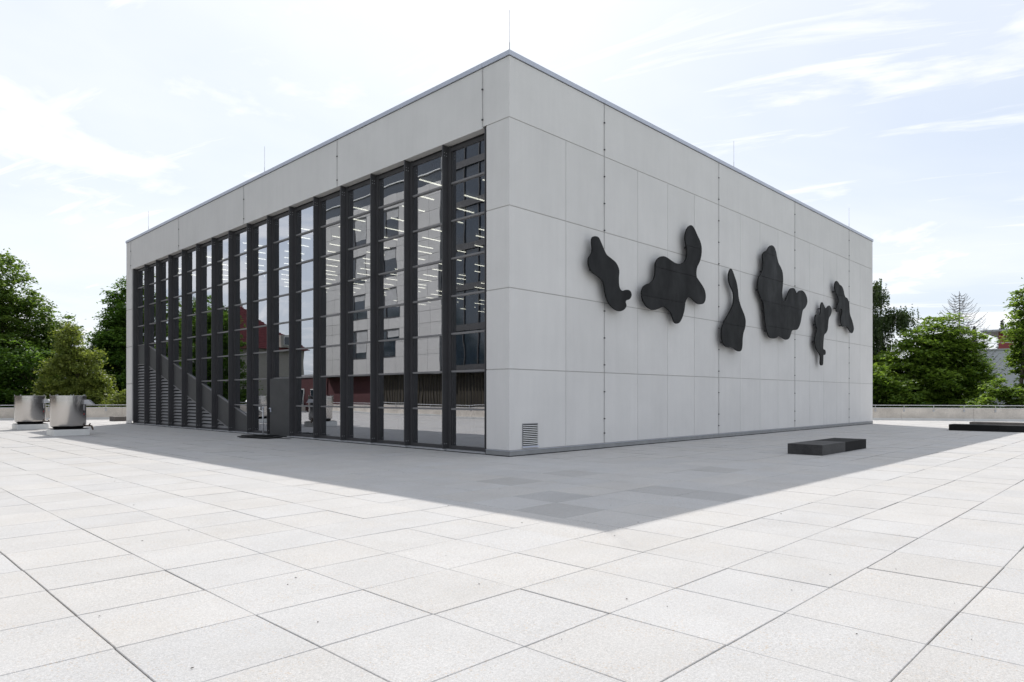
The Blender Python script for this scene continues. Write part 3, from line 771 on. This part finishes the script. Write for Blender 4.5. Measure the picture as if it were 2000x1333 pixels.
# ------------------------------------------------------------------ stainless steel roof ventilators
def ventilator(x0, y0, label):
    """x0,y0: kerb corner towards the camera"""
    K = 1.20; cx, cy = x0 + K / 2, y0 + K / 2
    root = thing('steel_ventilator', (x0, y0, 0), label, 'ventilator', 'round stainless steel ventilators on white plinths')
    part(MB().box(x0, x0 + K, y0, y0 + K, 0, .245), 'plinth', M['kerb'], root, bevel=.008)
    part(MB().box(x0 + .03, x0 + K - .03, y0 + .03, y0 + K - .03, .246, .262), 'gasket', M['dark'], root)
    d = part(MB().lathe((cx, cy, 0), [(.46, .263), (.48, .275), (.592, .375), (.603, .42), (.606, .43), (.606, 1.41), (.616, 1.415), (.616, 1.435), (.606, 1.44), (.606, 1.505), (.616, 1.51), (.616, 1.555), (.59, 1.56), (.55, 1.50)], 72), 'drum', M['stainless'], root)
    smooth_by_angle(d, 32)
    for k in range(7):
        a = k * 2 * math.pi / 7 + .3
        part(MB().tube((cx + .595 * math.cos(a), cy + .595 * math.sin(a), 1.558), (cx + .595 * math.cos(a), cy + .595 * math.sin(a), 1.61), .013, n=6), 'lifting_bolt', M['galv'], root)
    # side hood towards the hall (image right)
    ux, uy = math.cos(math.radians(-24)), math.sin(math.radians(-24)); px_, py_ = -uy, ux
    def q(r, s, z): return (cx + ux * r + px_ * s, cy + uy * r + py_ * s, z)
    part(MB().prism([q(.50, -.20, 1.40), q(.72, -.20, 1.40), q(.88, -.20, 1.22), q(.50, -.20, 1.22)], (px_ * .40, py_ * .40, 0)), 'outlet_hood', M['galv'], root)
    a = math.radians(-43)
    c = (cx + .608 * math.cos(a), cy + .608 * math.sin(a))
    t_ = (-math.sin(a), math.cos(a))
    for z0_, z1_, mt in ((.98, 1.20, 'label_w'), (.92, .955, 'clip'), (.80, .86, 'label_r')):
        part(MB().prism([(c[0] - t_[0] * .025, c[1] - t_[1] * .025, z0_), (c[0] + t_[0] * .025, c[1] + t_[1] * .025, z0_), (c[0] + t_[0] * .025, c[1] + t_[1] * .025, z1_), (c[0] - t_[0] * .025, c[1] - t_[1] * .025, z1_)], (math.cos(a) * .006, math.sin(a) * .006, 0)), 'sticker', M[mt], root)
    v = MB(); v.tube(q(.50, -.05, .36), q(.80, -.05, .36), .032, n=10); v.tube(q(.80, -.05, .37), q(.86, -.05, .20), .032, n=8); v.tube(q(.74, -.12, .40), q(.74, .04, .44), .026, n=8)
    part(v, 'drain_valve', M['brass'], root)
    return root
v1 = ventilator(-5.90, 18.66, 'nearer of two round steel ventilators on white plinths, in the left foreground')
copy_tree(v1, (.02, 6.9, 0), 'farther of two round steel ventilators, at the left edge of the frame')

# ------------------------------------------------------------------ pole with devices, rubber mats by the door
pr = thing('key_switch_post', (-.30, 12.95, 0), 'slim metal post with two small white devices beside the open steel door', 'post')
part(MB().tube((-.30, 12.95, 0), (-.30, 12.95, 1.08), .028, n=12), 'pole', M['galv'], pr, smooth=True)
part(MB().tube((-.30, 12.95, .0), (-.30, 12.95, .06), .09, .05, n=14), 'base', M['clip'], pr)
part(MB().tube((-.30, 12.95, 1.081), (-.30, 12.95, 1.13), .045, .03, n=12), 'head', M['coping'], pr, smooth=True)
part(MB().tube((-.33, 13.17, .99), (-.33, 13.17, 1.13), .035, n=12).tube((-.33, 13.17, 1.0), (-.30, 12.99, .95), .018, n=8), 'device', M['white'], pr, smooth=True)
mt = thing('rubber_mats', (-.6, 12.0, 0), 'untidy pile of black rubber mats lying at the open door', 'mat')
for k, (x, y, w_, l_, rz, z, mm) in enumerate(((-.80, 12.1, .8, 1.3, .35, .004, 'mat'), (-.75, 11.85, .75, 1.15, .05, .030, 'mat'), (-.62, 12.3, .6, 1.1, .6, .058, 'mat'), (-.60, 12.2, .45, .8, .2, .086, 'mat'), (-.92, 12.85, .40, .75, .25, .004, 'stone_lighter'), (-.86, 12.78, .33, .6, .45, .046, 'stone_lighter'), (-.45, 11.1, .10, 1.0, .1, .002, 'mat'))):
    c_, s_ = math.cos(rz), math.sin(rz)
    q = [(x + a * w_ / 2 * c_ - b * l_ / 2 * s_, y + a * w_ / 2 * s_ + b * l_ / 2 * c_, z) for a, b in ((-1, -1), (1, -1), (1, 1), (-1, 1))]
    part(MB().prism(q, (0, 0, .014 if mm == 'mat' else .04)), 'mat_sheet', M[mm], mt)
# dry leaf crumbs on the paving
lf = MB()
for x, y in [(-7.95, -9.42), (-8.5, -8.0), (-9.6, -6.9), (-9.45, -6.75), (-8.05, -7.05), (-10.8, -8.1), (-6.9, -9.9), (-6.4, -10.9), (-7.2, -11.15), (-5.6, -10.3), (-6.2, -9.95), (-9.9, -7.9), (-10.9, -6.7), (-5.3, -7.4), (-4.4, -4.1), (-4.9, -3.8), (-6.3, -6.4), (-3.5, -8.4), (-9.3, -4.0), (-8.0, -9.1), (-9.0, -9.3), (-7.6, -10.6)] + [(rng.uniform(-10, 9), rng.uniform(-9, 11)) for _ in range(36)]:
    if x > -.3 and y > -.3: continue
    a = rng.uniform(0, 6.28); L = rng.uniform(.005, .011); w_ = L * rng.uniform(.35, .6)
    lf.prism([(x + L * math.cos(a), y + L * math.sin(a), .004), (x - w_ * math.sin(a), y + w_ * math.cos(a), .007), (x - L * math.cos(a), y - L * math.sin(a), .004), (x + w_ * math.sin(a), y - w_ * math.cos(a), .005)], (0, 0, .003))
o = part(lf, 'leaf_litter', M['debris']); tag(o, 'tiny dark dry leaf crumbs scattered over the pale paving', 'debris', kind='stuff')

# ------------------------------------------------------------------ trees
def leaf_mesh(P, size, mat, name, upbias=.55, aspect=.55, tint=None, r=None):
    """P: n x 3 leaf centres -> one mesh of small diamond leaves"""
    r = r or rng
    n = len(P); 
    nr = r.normal(0, 1, (n, 3)); nr[:, 2] = np.abs(nr[:, 2]) + upbias * 2; nr /= np.linalg.norm(nr, axis=1)[:, None]
    t = r.normal(0, 1, (n, 3)); t -= (t * nr).sum(1)[:, None] * nr; t /= np.linalg.norm(t, axis=1)[:, None]
    b = np.cross(nr, t)
    s = (size * r.uniform(.65, 1.35, n))[:, None]
    V = np.empty((n, 4, 3))
    V[:, 0] = P - t * s * .5; V[:, 1] = P + b * s * aspect * .5 + nr * s * .06; V[:, 2] = P + t * s * .5 - nr * s * .10; V[:, 3] = P - b * s * aspect * .5 + nr * s * .06
    me = bpy.data.meshes.new(name)
    me.vertices.add(n * 4); me.vertices.foreach_set('co', V.astype(np.float32).ravel())
    me.loops.add(n * 4); me.loops.foreach_set('vertex_index', np.arange(n * 4, dtype=np.int32))
    me.polygons.add(n); me.polygons.foreach_set('loop_start', np.arange(0, n * 4, 4, dtype=np.int32))
    try: me.polygons.foreach_set('loop_total', np.full(n, 4, dtype=np.int32))
    except Exception: pass
    a = me.attributes.new('tint', 'FLOAT', 'POINT')
    tt = r.random(n) if tint is None else np.clip(tint + r.normal(0, .18, n), 0, 1)
    a.data.foreach_set('value', np.repeat(tt, 4).astype(np.float32))
    me.materials.append(mat); me.update(); me.validate(); return me
def tree(name, label, x, y, base, lobes, mat, leaf=.22, n_cl=500, per=60, cr=.55, flat=.45, bark='bark', group=None, cat='tree', trunk_r=.22, seed=1, upbias=.55, droop=0, cut=None):
    """lobes: (dx, dy, z, rx, ry, rz, weight) ellipsoids of the crown, z absolute"""
    r = np.random.default_rng(seed)
    root = thing(name, (x, y, base), label, cat, group)
    w = np.array([l[6] if len(l) > 6 else l[3] * l[5] for l in lobes]); w = w / w.sum()
    C_ = []; T = []
    for k in range(n_cl):
        l = lobes[r.choice(len(lobes), p=w)]
        d = r.normal(0, 1, 3); d /= np.linalg.norm(d)
        rad = r.uniform(.0, 1) ** .38
        if rad > .75: rad *= r.uniform(.92, 1.1)
        c = np.array([l[0] + d[0] * l[3] * rad, l[1] + d[1] * l[4] * rad, l[2] - base + d[2] * l[5] * rad])
        C_.append(c); T.append(r.uniform(.1, .9))
    C_ = np.array(C_); T = np.array(T)
    L = []; TI = []
    for c, t in zip(C_, T):
        m = int(per * r.uniform(.5, 1.4)); q = r.normal(0, .5, (m, 3)); s = cr * r.uniform(.6, 1.3)
        q *= np.array([s, s, s * flat])
        if droop:
            ks = max(3, m // 14); st = r.normal(0, .5, (ks, 3)) * np.array([s, s, s * flat]); idx = r.integers(0, ks, m)
            q = st[idx] + r.normal(0, .035, (m, 3)); q[:, 2] -= r.uniform(0, 1, m) * droop * r.uniform(.5, 1.2)
        else: q[:, 2] -= (q[:, 0] ** 2 + q[:, 1] ** 2) * .35
        L.append(c + q); TI.append(np.full(m, t))
    L = np.concatenate(L); TI = np.concatenate(TI)
    me = leaf_mesh(L, leaf, mat, 'crown', upbias, tint=TI, r=r)
    o = bpy.data.objects.new('crown', me); col.objects.link(o); o.parent = root
    # trunk with limbs
    tb = MB(); zt = float(C_[:, 2].max()) * .8
    n = 9; pts = [(.15 * math.sin(k * 1.3 + seed) * k / n, .15 * math.cos(k + seed) * k / n, zt * k / n) for k in range(n + 1)]
    tb.path(pts, [trunk_r * (1 - .85 * k / n) + .015 for k in range(n + 1)], 8)
    for c in C_[r.choice(len(C_), min(46, len(C_)), replace=False)]:
        k = int(max(1, min(n - 1, (c[2] - .22 * math.hypot(c[0], c[1]) - .3) / zt * n)))
        p0 = np.array(pts[k]); mid = p0 * .45 + c * .55 + np.array([0, 0, -.12 * np.linalg.norm(c - p0)])
        rr = trunk_r * (1 - .85 * k / n) * .42
        tb.path([tuple(p0), tuple(p0 * .5 + mid * .5 + np.array([0, 0, .05])), tuple(mid), tuple(c)], [rr, rr * .75, rr * .5, .012], 5)
    me = tb.mesh('trunk', M[bark], (0, 0, 0), True); o = bpy.data.objects.new('trunk', me); col.objects.link(o); o.parent = root
    return root
def conifer(label, x, y, base, top, rad, bare=0.0, mat='leaf_f', seed=1, name='spruce_tree', group=None):
    r = np.random.default_rng(seed); root = thing(name, (x, y, base), label, 'tree', group)
    h = top - base; tb = MB(); tb.path([(0, 0, h * k / 8) for k in range(9)], [.16 * (1 - k / 8) + .02 for k in range(9)], 7)
    me = tb.mesh('trunk', M['deadwood' if bare else 'bark'], (0, 0, 0), True); o = bpy.data.objects.new('trunk', me); col.objects.link(o); o.parent = root
    br = MB(); L = []
    z = h * .12
    while z < h * .985:
        f = 1 - z / h; nb_ = r.integers(5, 8); a0 = r.uniform(0, 6.28)
        for k in range(nb_):
            a = a0 + 6.28 * k / nb_ + r.normal(0, .15); ln = rad * (f ** (.62 if bare else .85)) * r.uniform(.7, 1.1) + .12
            up = .30 if bare else -.10
            P = [(ln * t * math.cos(a), ln * t * math.sin(a), z + ln * (-.28 * math.sin(t * 2.4) + up * t * t * 1.5)) for t in (0, .3, .6, .85, 1)]
            br.path(P, [.034 * f + .016, .028 * f + .014, .022 * f + .011, .014, .008], 4)
            if bare:
                for t in np.arange(.25, 1, .10):
                    for sgn in (-1, 1):
                        i = min(3, int(t * 4)); p = np.array(P[i]) * (1 - (t * 4 - i)) + np.array(P[i + 1]) * (t * 4 - i)
                        q = p + np.array([math.cos(a + sgn * 1.0), math.sin(a + sgn * 1.0), r.uniform(-.2, .35)]) * ln * .22 * (1.15 - t)
                        br.tube(tuple(p), tuple(q), .012, .006, 3, caps=False)
            if not bare or z < h * bare:
                m = int(60 * ln + 25); t = r.uniform(.1, 1.02, m)
                px_ = ln * t; s = (1.1 - t) * ln * .28
                q = np.stack([px_ * math.cos(a), px_ * math.sin(a), z + ln * (-.28 * np.sin(t * 2.4) + up * t * t * 1.5)], 1) + r.normal(0, 1, (m, 3)) * np.stack([s, s, s * .35 + .05], 1) * .8
                L.append(q)
        z += (.22 if bare else .26) + .10 * f
    me = br.mesh('branches', M['deadwood' if bare else 'bark'], (0, 0, 0)); o = bpy.data.objects.new('branches', me); col.objects.link(o); o.parent = root
    if L:
        me = leaf_mesh(np.concatenate(L), .16, M[mat], 'needles', .2, .4, r=r); o = bpy.data.objects.new('needles', me); col.objects.link(o); o.parent = root
    return root
GL = 'trees behind the terrace on the left'; GR = 'trees behind the terrace on the right'
# left side, beyond the arc wall
tree('maple_tree', 'tallest broad green maple at the left edge of the frame', -1.6, 57.0, -5, [(-1.0, 1, 9.9, 3.4, 3.6, 4.0), (-3.5, 3, 8.5, 4.2, 4, 5.2), (1.6, -.8, 7.2, 2.6, 2.6, 3.2), (3.3, -1.5, 6.6, 2.0, 2.2, 2.3), (0, 0, 3.2, 4.6, 4, 4.6), (-2.5, 1, 0, 5, 4, 4)], M['leaf_a'], .30, 1150, 62, .80, .42, group=GL, seed=3, trunk_r=.35)
tree('linden_tree', 'yellowish flowering linden with rounded crown behind the steel ventilators', 1.2, 45.8, -5, [(-.4, .4, 5.0, .9, .9, 2.0), (.5, .0, 3.4, 1.3, 1.3, 2.0), (-.8, .5, 2.2, 1.5, 1.5, 2.3), (1.2, -.6, 1.5, 1.3, 1.4, 1.9), (1.9, -.9, .6, .9, .9, 1.3), (.2, 0, -1.5, 2.3, 2.2, 2.4)], M['leaf_b'], .20, 470, 105, .50, .55, group=GL, seed=5, upbias=.2)
tree('broadleaf_tree', 'dark green tree partly hidden by the left end of the hall', 7.4, 54.3, -5, [(.1, 0, 8.6, 2.2, 2.3, 3.6), (-.9, .3, 6.6, 2.2, 2.2, 2.8), (-1.9, .6, 3.6, 2.2, 2.2, 3.2), (1, 0, 4, 4, 3, 5), (-2, 0, -.5, 4.5, 3.5, 3.8)], M['leaf_c'], .28, 1400, 62, .70, .5, group=GL, seed=8, trunk_r=.3)
tree('linden_bush', 'small yellow-green bush just above the parapet left of the hall', 3.1, 41.9, -5, [(0, 0, 1.2, .75, .7, 1.0), (.5, -.3, .5, .7, .6, .8), (-.6, .2, .2, .9, .7, .9), (0, 0, -1.8, 1.0, .9, 2.0)], M['leaf_b'], .17, 190, 60, .34, .7, group=GL, seed=11, cat='bush', trunk_r=.09)
tree('broadleaf_tree', 'deep green tree filling the gap behind the two ventilators', -.5, 51.5, -5, [(0, 0, 2.5, 3.2, 2, 3.4), (-3.2, .8, 2, 3, 2, 3.2), (1.5, 0, -.5, 3.5, 2, 3)], M['leaf_c'], .26, 480, 60, .7, .5, group=GL, seed=13)
tree('maple_tree', 'green maple low behind the parapet at the far left edge', -6.8, 52.0, -5, [(0, 0, 2.8, 3.0, 2.4, 3.6), (-1, 0, -1, 3.4, 2.4, 3)], M['leaf_a'], .28, 380, 60, .7, .45, group=GL, seed=15)
# right side
tree('birch_tree', 'weeping birch with hanging twigs at the right end of the hall', 48.8, 5.4, -5, [(-.2, .6, 10.3, 1.3, 1.2, .9), (.6, -1.3, 8.3, 1.1, 1.3, .7), (.1, .3, 7.9, 1.3, 1.5, 1.2), (0, 1.2, 6, 2.6, 2.0, 3.0), (0, .8, 2.5, 2.8, 2.4, 3.5)], M['leaf_e'], .17, 900, 100, .55, .5, bark='bark_pale', group=GR, seed=21, droop=1.5, upbias=0)
tree('chestnut_tree', 'large light green chestnut tree behind the parapet right of the hall', 48.3, .6, -5, [(-.1, .2, 6.0, 1.6, 1.6, 2.0), (-.6, .9, 5.2, 2.2, 2.6, 2.0), (-1.3, 2.5, 3.6, 2.4, 2.3, 1.9), (.6, -1.0, 4.6, 1.7, 1.8, 2.0), (.8, -1.4, 2.8, 1.8, 1.9, 2.0), (-.3, .5, 2.2, 3.1, 3.1, 2.6), (-.2, .3, -.6, 3.4, 3.4, 2.6)], M['leaf_d'], .30, 900, 52, .78, .26, group=GR, seed=23, upbias=.9, trunk_r=.3)
tree('chestnut_tree', 'lower chestnut in front, close to the corner of the hall', 43.6, 4.3, -5, [(0, 0, 2.7, 1.8, 1.7, 1.5), (-.8, 1.4, 1.6, 1.6, 1.6, 1.9), (.8, -1.6, 1.5, 1.8, 1.8, 1.7), (0, 0, -.8, 2.8, 2.8, 2.2)], M['leaf_d'], .27, 430, 52, .62, .30, group=GR, seed=25, upbias=.8)
tree('broadleaf_tree', 'tree at the right frame edge in front of the white house', 45.5, -4.6, -5, [(.2, -.5, 7.6, 1.0, 1.2, 1.9), (-.1, -.1, 5.9, 1.2, 1.1, 1.4), (.1, -.3, 4.2, 1.0, 1.1, 1.0), (.8, -1.5, 4.2, 2.0, 2.0, 3.2), (1, -2.4, 1.2, 1.8, 1.8, 2)], M['leaf_d'], .25, 480, 55, .5, .36, group=GR, seed=27, upbias=.7)
tree('leafy_shrub', 'bright green leafy shrub above the right parapet', 42.4, -3.75, -5, [(0, 0, 1.9, .7, .7, .8), (-.6, .8, 1.0, .9, .8, .6), (.4, -.9, 1.3, .7, .7, .8), (0, 0, .2, 1.4, 1.3, .7), (0, 0, -1.6, 1.3, 1.3, 1.6)], M['leaf_d'], .23, 260, 46, .40, .35, group=GR, seed=29, upbias=.8, cat='bush', trunk_r=.1)
tree('broadleaf_tree', 'darker tree in the background between chestnut and white house', 67.5, 2.6, -5, [(0, 0, 3.8, 2.2, 2.2, 2.2), (0, 2.5, 3.2, 2.6, 2.6, 2.6), (0, 2, 0, 4, 4, 3)], M['leaf_c'], .30, 420, 50, .8, .4, group=GR, seed=31)
conifer('half-dead spruce with bare drooping branches rising behind the chestnut', 62.0, 2.2, -5, 11.3, 5.8, bare=.36, seed=33, group='conifers on the right')
conifer('slim dark green spruce standing left of the flat white house', 112.8, 10.0, -5, 12.6, 2.3, seed=35, group='conifers on the right')
conifer('thin half-bare spruce next to the slim dark one', 119.9, 9.9, -5, 12.8, 2.2, bare=.62, seed=37, group='conifers on the right')
conifer('small dark spruce top seen above the white roof', 109.7, 6.0, -5, 13.0, 2.4, seed=39, group='conifers on the right')
# distant woodland closing the horizon
r = np.random.default_rng(50); P = []
for k in range(900):
    a = r.uniform(-.6, 1.9); d = r.uniform(150, 190); hgt = 6.5 + 2.5 * math.sin(a * 9) + 1.5 * math.sin(a * 23 + 1)
    c = np.array([d * math.cos(a), d * math.sin(a), -5 + r.uniform(0, 1) ** .7 * (hgt + 5)])
    P.append(c + r.normal(0, 1, (26, 3)) * np.array([1.6, 1.6, 1.0]))
me = leaf_mesh(np.concatenate(P), 1.1, M['leaf_c'], 'distant_woodland', .5, r=r)
o = bpy.data.objects.new('distant_woodland', me); col.objects.link(o)
tag(o, 'dark band of distant woodland along the horizon', 'woodland', kind='stuff')

# ------------------------------------------------------------------ houses
def window(parent, mb_frame, mb_glass, fm='white', gm='blueglass'):
    f = part(mb_frame, 'window', M[fm], parent); part(mb_glass, 'window_pane', M[gm], f); return f
wh = thing('white_house', (84, 2, -5), 'grey-white modern house with flat overhanging roof and red upper storey', 'house')
part(MB().box(84.0, 98.0, -16, 4.1, -5, 6.9), 'wall', M['stucco'], wh)
part(MB().box(83.9, 98.1, -16, 4.2, 6.905, 7.08), 'parapet_cap', M['slab'], wh)
part(MB().box(87.0, 97.0, -15, 3.0, 7.085, 9.25), 'upper_storey', M['red'], wh)
part(MB().box(85.6, 98.0, -16, 4.6, 9.26, 9.46), 'roof', M['slab'], wh)
part(MB().box(84.6, 96, 4.12, 6.0, -5, 4.4), 'annex', M['slab'], wh)
part(MB().box(84.4, 84.43, 4.22, 5.6, 4.9, 6.9), 'glass_screen', M['glass_far'], wh)
part(MB().tube((84.1, -15, 7.75), (84.1, 4.1, 7.75), .03, n=6).tube((84.1, 4.1, 7.09), (84.1, 4.1, 7.75), .03, n=6).tube((84.1, -2, 7.09), (84.1, -2, 7.75), .03, n=6), 'railing', M['galv'], wh)
for y in (-3.5, -7.5, -11.5):
    window(wh, MB().box(83.93, 83.995, y - 1, y + 1, 3.4, 5.2), MB().box(83.90, 83.928, y - .9, y + .9, 3.5, 5.1))

# office block west of the terrace: mirrored in the glass
ob = thing('office_block', (-28, 38, -5), 'tall pale panel-clad office block, seen mirrored in the glass front', 'building')
XO = -23.5
part(MB().box(-38, XO - .10, 31.6, 51.3, 3.5, 24), 'core', M['darkjoint'], ob)
part(MB().box(-38, XO - 1.0, 31.6, 51.2, -5, 3.49), 'ground_floor', M['darkred'], ob)
part(MB().box(XO - .95, XO - .90, 31.7, 42.0, -5, 3.48), 'slat_wall', M['brownwall'], ob)
sl = MB()
for k in range(44): sl.box(XO - .89, XO - .85, 24.2 + .40 * k, 24.28 + .40 * k, -1, 3.47)
so = part(sl, 'slats', M['slat_wood'], ob); so['kind'] = 'stuff'
cols_ = [31.6, 33.1, 34.6, 36.1, 37.6, 39.2, 40.8, 42.5, 44.1, 45.7, 47.1, 48.5, 49.9, 51.3]
rows_ = [3.5, 5.1]
while rows_[-1] < 19: rows_ += [rows_[-1] + 1.3, rows_[-1] + 2.6, rows_[-1] + 3.6]
for ci, (a, b) in enumerate(zip(cols_[:-1], cols_[1:])):
    for ri, (c, d) in enumerate(zip(rows_[:-1], rows_[1:])):
        wincol = ci in (4, 5, 7, 8) ; winrow = ri % 3 != 0
        if wincol and winrow: continue
        part(MB().box(XO - .08, XO, a + .012, b - .012, c + .012, d - .012), 'cladding_panel', M['tower'], ob)
for (a, b) in ((37.6, 40.8), (42.5, 45.7)):
    k = 5.1
    while k < 19.4:
        f = part(MB().box(XO - .07, XO - .02, a, a + .1, k, k + 2.6).box(XO - .07, XO - .02, b - .1, b, k, k + 2.6).box(XO - .07, XO - .02, a + .101, b - .101, k, k + .1).box(XO - .07, XO - .02, a + .101, b - .101, k + 2.5, k + 2.6).box(XO - .07, XO - .02, a + 1.9, a + 1.98, k + .101, k + 2.499), 'window', M['clip'], ob)
        part(MB().box(XO - .085, XO - .075, a + .1, b - .1, k + .1, k + 2.5), 'window_pane', M['blueglass'], f)
        drop = rng.uniform(.5, 2.2)
        part(MB().box(XO - .072, XO - .071, a + .1, a + 1.9, k + 2.5 - drop, k + 2.5), 'blind', M['blind'], f)
        k += 3.6
part(MB().box(XO - .5, XO - .09, 31.7, 51.2, rows_[-1], 23.6), 'top_glazing', M['blueglass'], ob)
part(MB().box(XO - .1, XO + .05, 31.6, 51.3, rows_[-1] + .9, rows_[-1] + .98), 'balcony_rail', M['white'], ob)
gb = thing('glass_office', (-28, 27, -5), 'dark glazed office building beside the pale block, mirrored next to the corner', 'building')
part(MB().box(-36, XO - .3, 16.0, 31.55, 3.5, 22), 'curtain_wall', M['blueglass'], gb)
part(MB().box(-36, XO - 1, 20.0, 31.55, -5, 3.49), 'ground_floor', M['brownwall'], gb)
for k in range(6): part(MB().box(XO - .3, XO - .15, 16.0, 31.5, 3.5 + 3.3 * k, 4.0 + 3.3 * k), 'floor_band', M['steel'], gb)
for k in range(9): part(MB().box(XO - .299, XO - .20, 17 + 1.7 * k, 17.08 + 1.7 * k, 4.01, 21.9), 'mullion', M['steel'], gb)
# old house with hipped roof
oh = thing('tiled_house', (-30, 88, -5), 'cream house with red tiled hip roof, seen mirrored in the glass front', 'house')
part(MB().box(-38, -23, 80.5, 99.5, -5, 8.2), 'wall', M['cream'], oh)
rf = MB(); x0, x1, y0, y1, ze, zr, xr, ya_, yb_ = -38.6, -22.4, 79.9, 100.1, 8.2, 14.6, -30.5, 85.5, 94.5
rf.poly([(x0, y0, ze), (x1, y0, ze), (xr, ya_, zr)]); rf.poly([(x1, y0, ze), (x1, y1, ze), (xr, yb_, zr), (xr, ya_, zr)]); rf.poly([(x1, y1, ze), (x0, y1, ze), (xr, yb_, zr)]); rf.poly([(x0, y1, ze), (x0, y0, ze), (xr, ya_, zr), (xr, yb_, zr)]); rf.poly([(x0, y0, ze), (x0, y1, ze), (x1, y1, ze), (x1, y0, ze)])
rfo = part(rf, 'roof', M['tile'], oh)
tr_ = MB()
for k in range(24):
    t = k / 24; xx = x1 + (xr - x1) * t; zz = ze + (zr - ze) * t; ya = y0 + (ya_ - y0) * t; yb = y1 + (yb_ - y1) * t; xa = x0 + (xr - x0) * t
    tr_.tube((xx + .02, ya, zz + .05), (xx + .02, yb, zz + .05), .07, n=4)
    tr_.tube((xa, ya, zz + .05), (xx, ya, zz + .05), .07, n=4)
to = part(tr_, 'tile_courses', M['tile'], rfo); to['kind'] = 'stuff'
part(MB().box(-31.4, -30.6, 87, 87.8, 13.6, 16), 'chimney', M['cream'], rfo)
part(MB().box(-36.2, -33.9, 79.7, 82.5, 8.6, 10.4), 'dormer', M['cream'], rfo)
for x in (-36.6, -33.4, -30.2, -27):
    for z in (1.2, 4.6): window(oh, MB().box(x - .6, x + .6, 80.43, 80.495, z, z + 1.8), MB().box(x - .5, x + .5, 80.40, 80.425, z + .1, z + 1.7))
window(oh, MB().box(-35.9, -34.2, 79.62, 79.695, 8.9, 10.2), MB().box(-35.8, -34.3, 79.59, 79.615, 9.0, 10.1))
for y in (83, 87, 91, 95): window(oh, MB().box(-22.99, -22.93, y - .6, y + .6, 4.6, 6.4), MB().box(-22.925, -22.90, y - .5, y + .5, 4.7, 6.3))
ra = thing('red_annex', (-28, 57, -5), 'low dark red building between office block and tiled house', 'building')
part(MB().box(-38, -24.5, 51.5, 63, -5, 3.6), 'wall', M['darkred'], ra)
part(MB().box(-38.1, -24.4, 51.5, 63.1, 3.605, 3.8), 'roof', M['slab'], ra)
for y in (53.5, 56.5, 59.5): window(ra, MB().box(-24.49, -24.43, y - .8, y + .8, .4, 2.4), MB().box(-24.425, -24.40, y - .7, y + .7, .5, 2.3))
tree('broadleaf_tree', 'tall dark tree northwest of the terrace, mirrored at the left of the glass', -19.5, 67.0, -5, [(1, 0, 9.6, 3, 3, 3.4), (-.8, 1.5, 8, 2.8, 3, 3.6), (2, -2, 7, 4, 4, 5), (0, 0, 1, 5, 4.5, 4.5)], M['leaf_c'], .36, 800, 55, .9, .5, seed=61, trunk_r=.4, group='trees mirrored in the glass front')
tree('maple_tree', 'broad maple north of the terrace, mirrored in the leftmost bays', -11.0, 76.0, -5, [(0, 0, 12, 5.5, 5, 5.5), (5, 1, 10, 5, 5, 6), (-5, 0, 8, 5, 5, 6), (0, 0, 1, 8, 6, 5)], M['leaf_a'], .42, 760, 55, 1.25, .5, seed=63, trunk_r=.45, group='trees mirrored in the glass front')
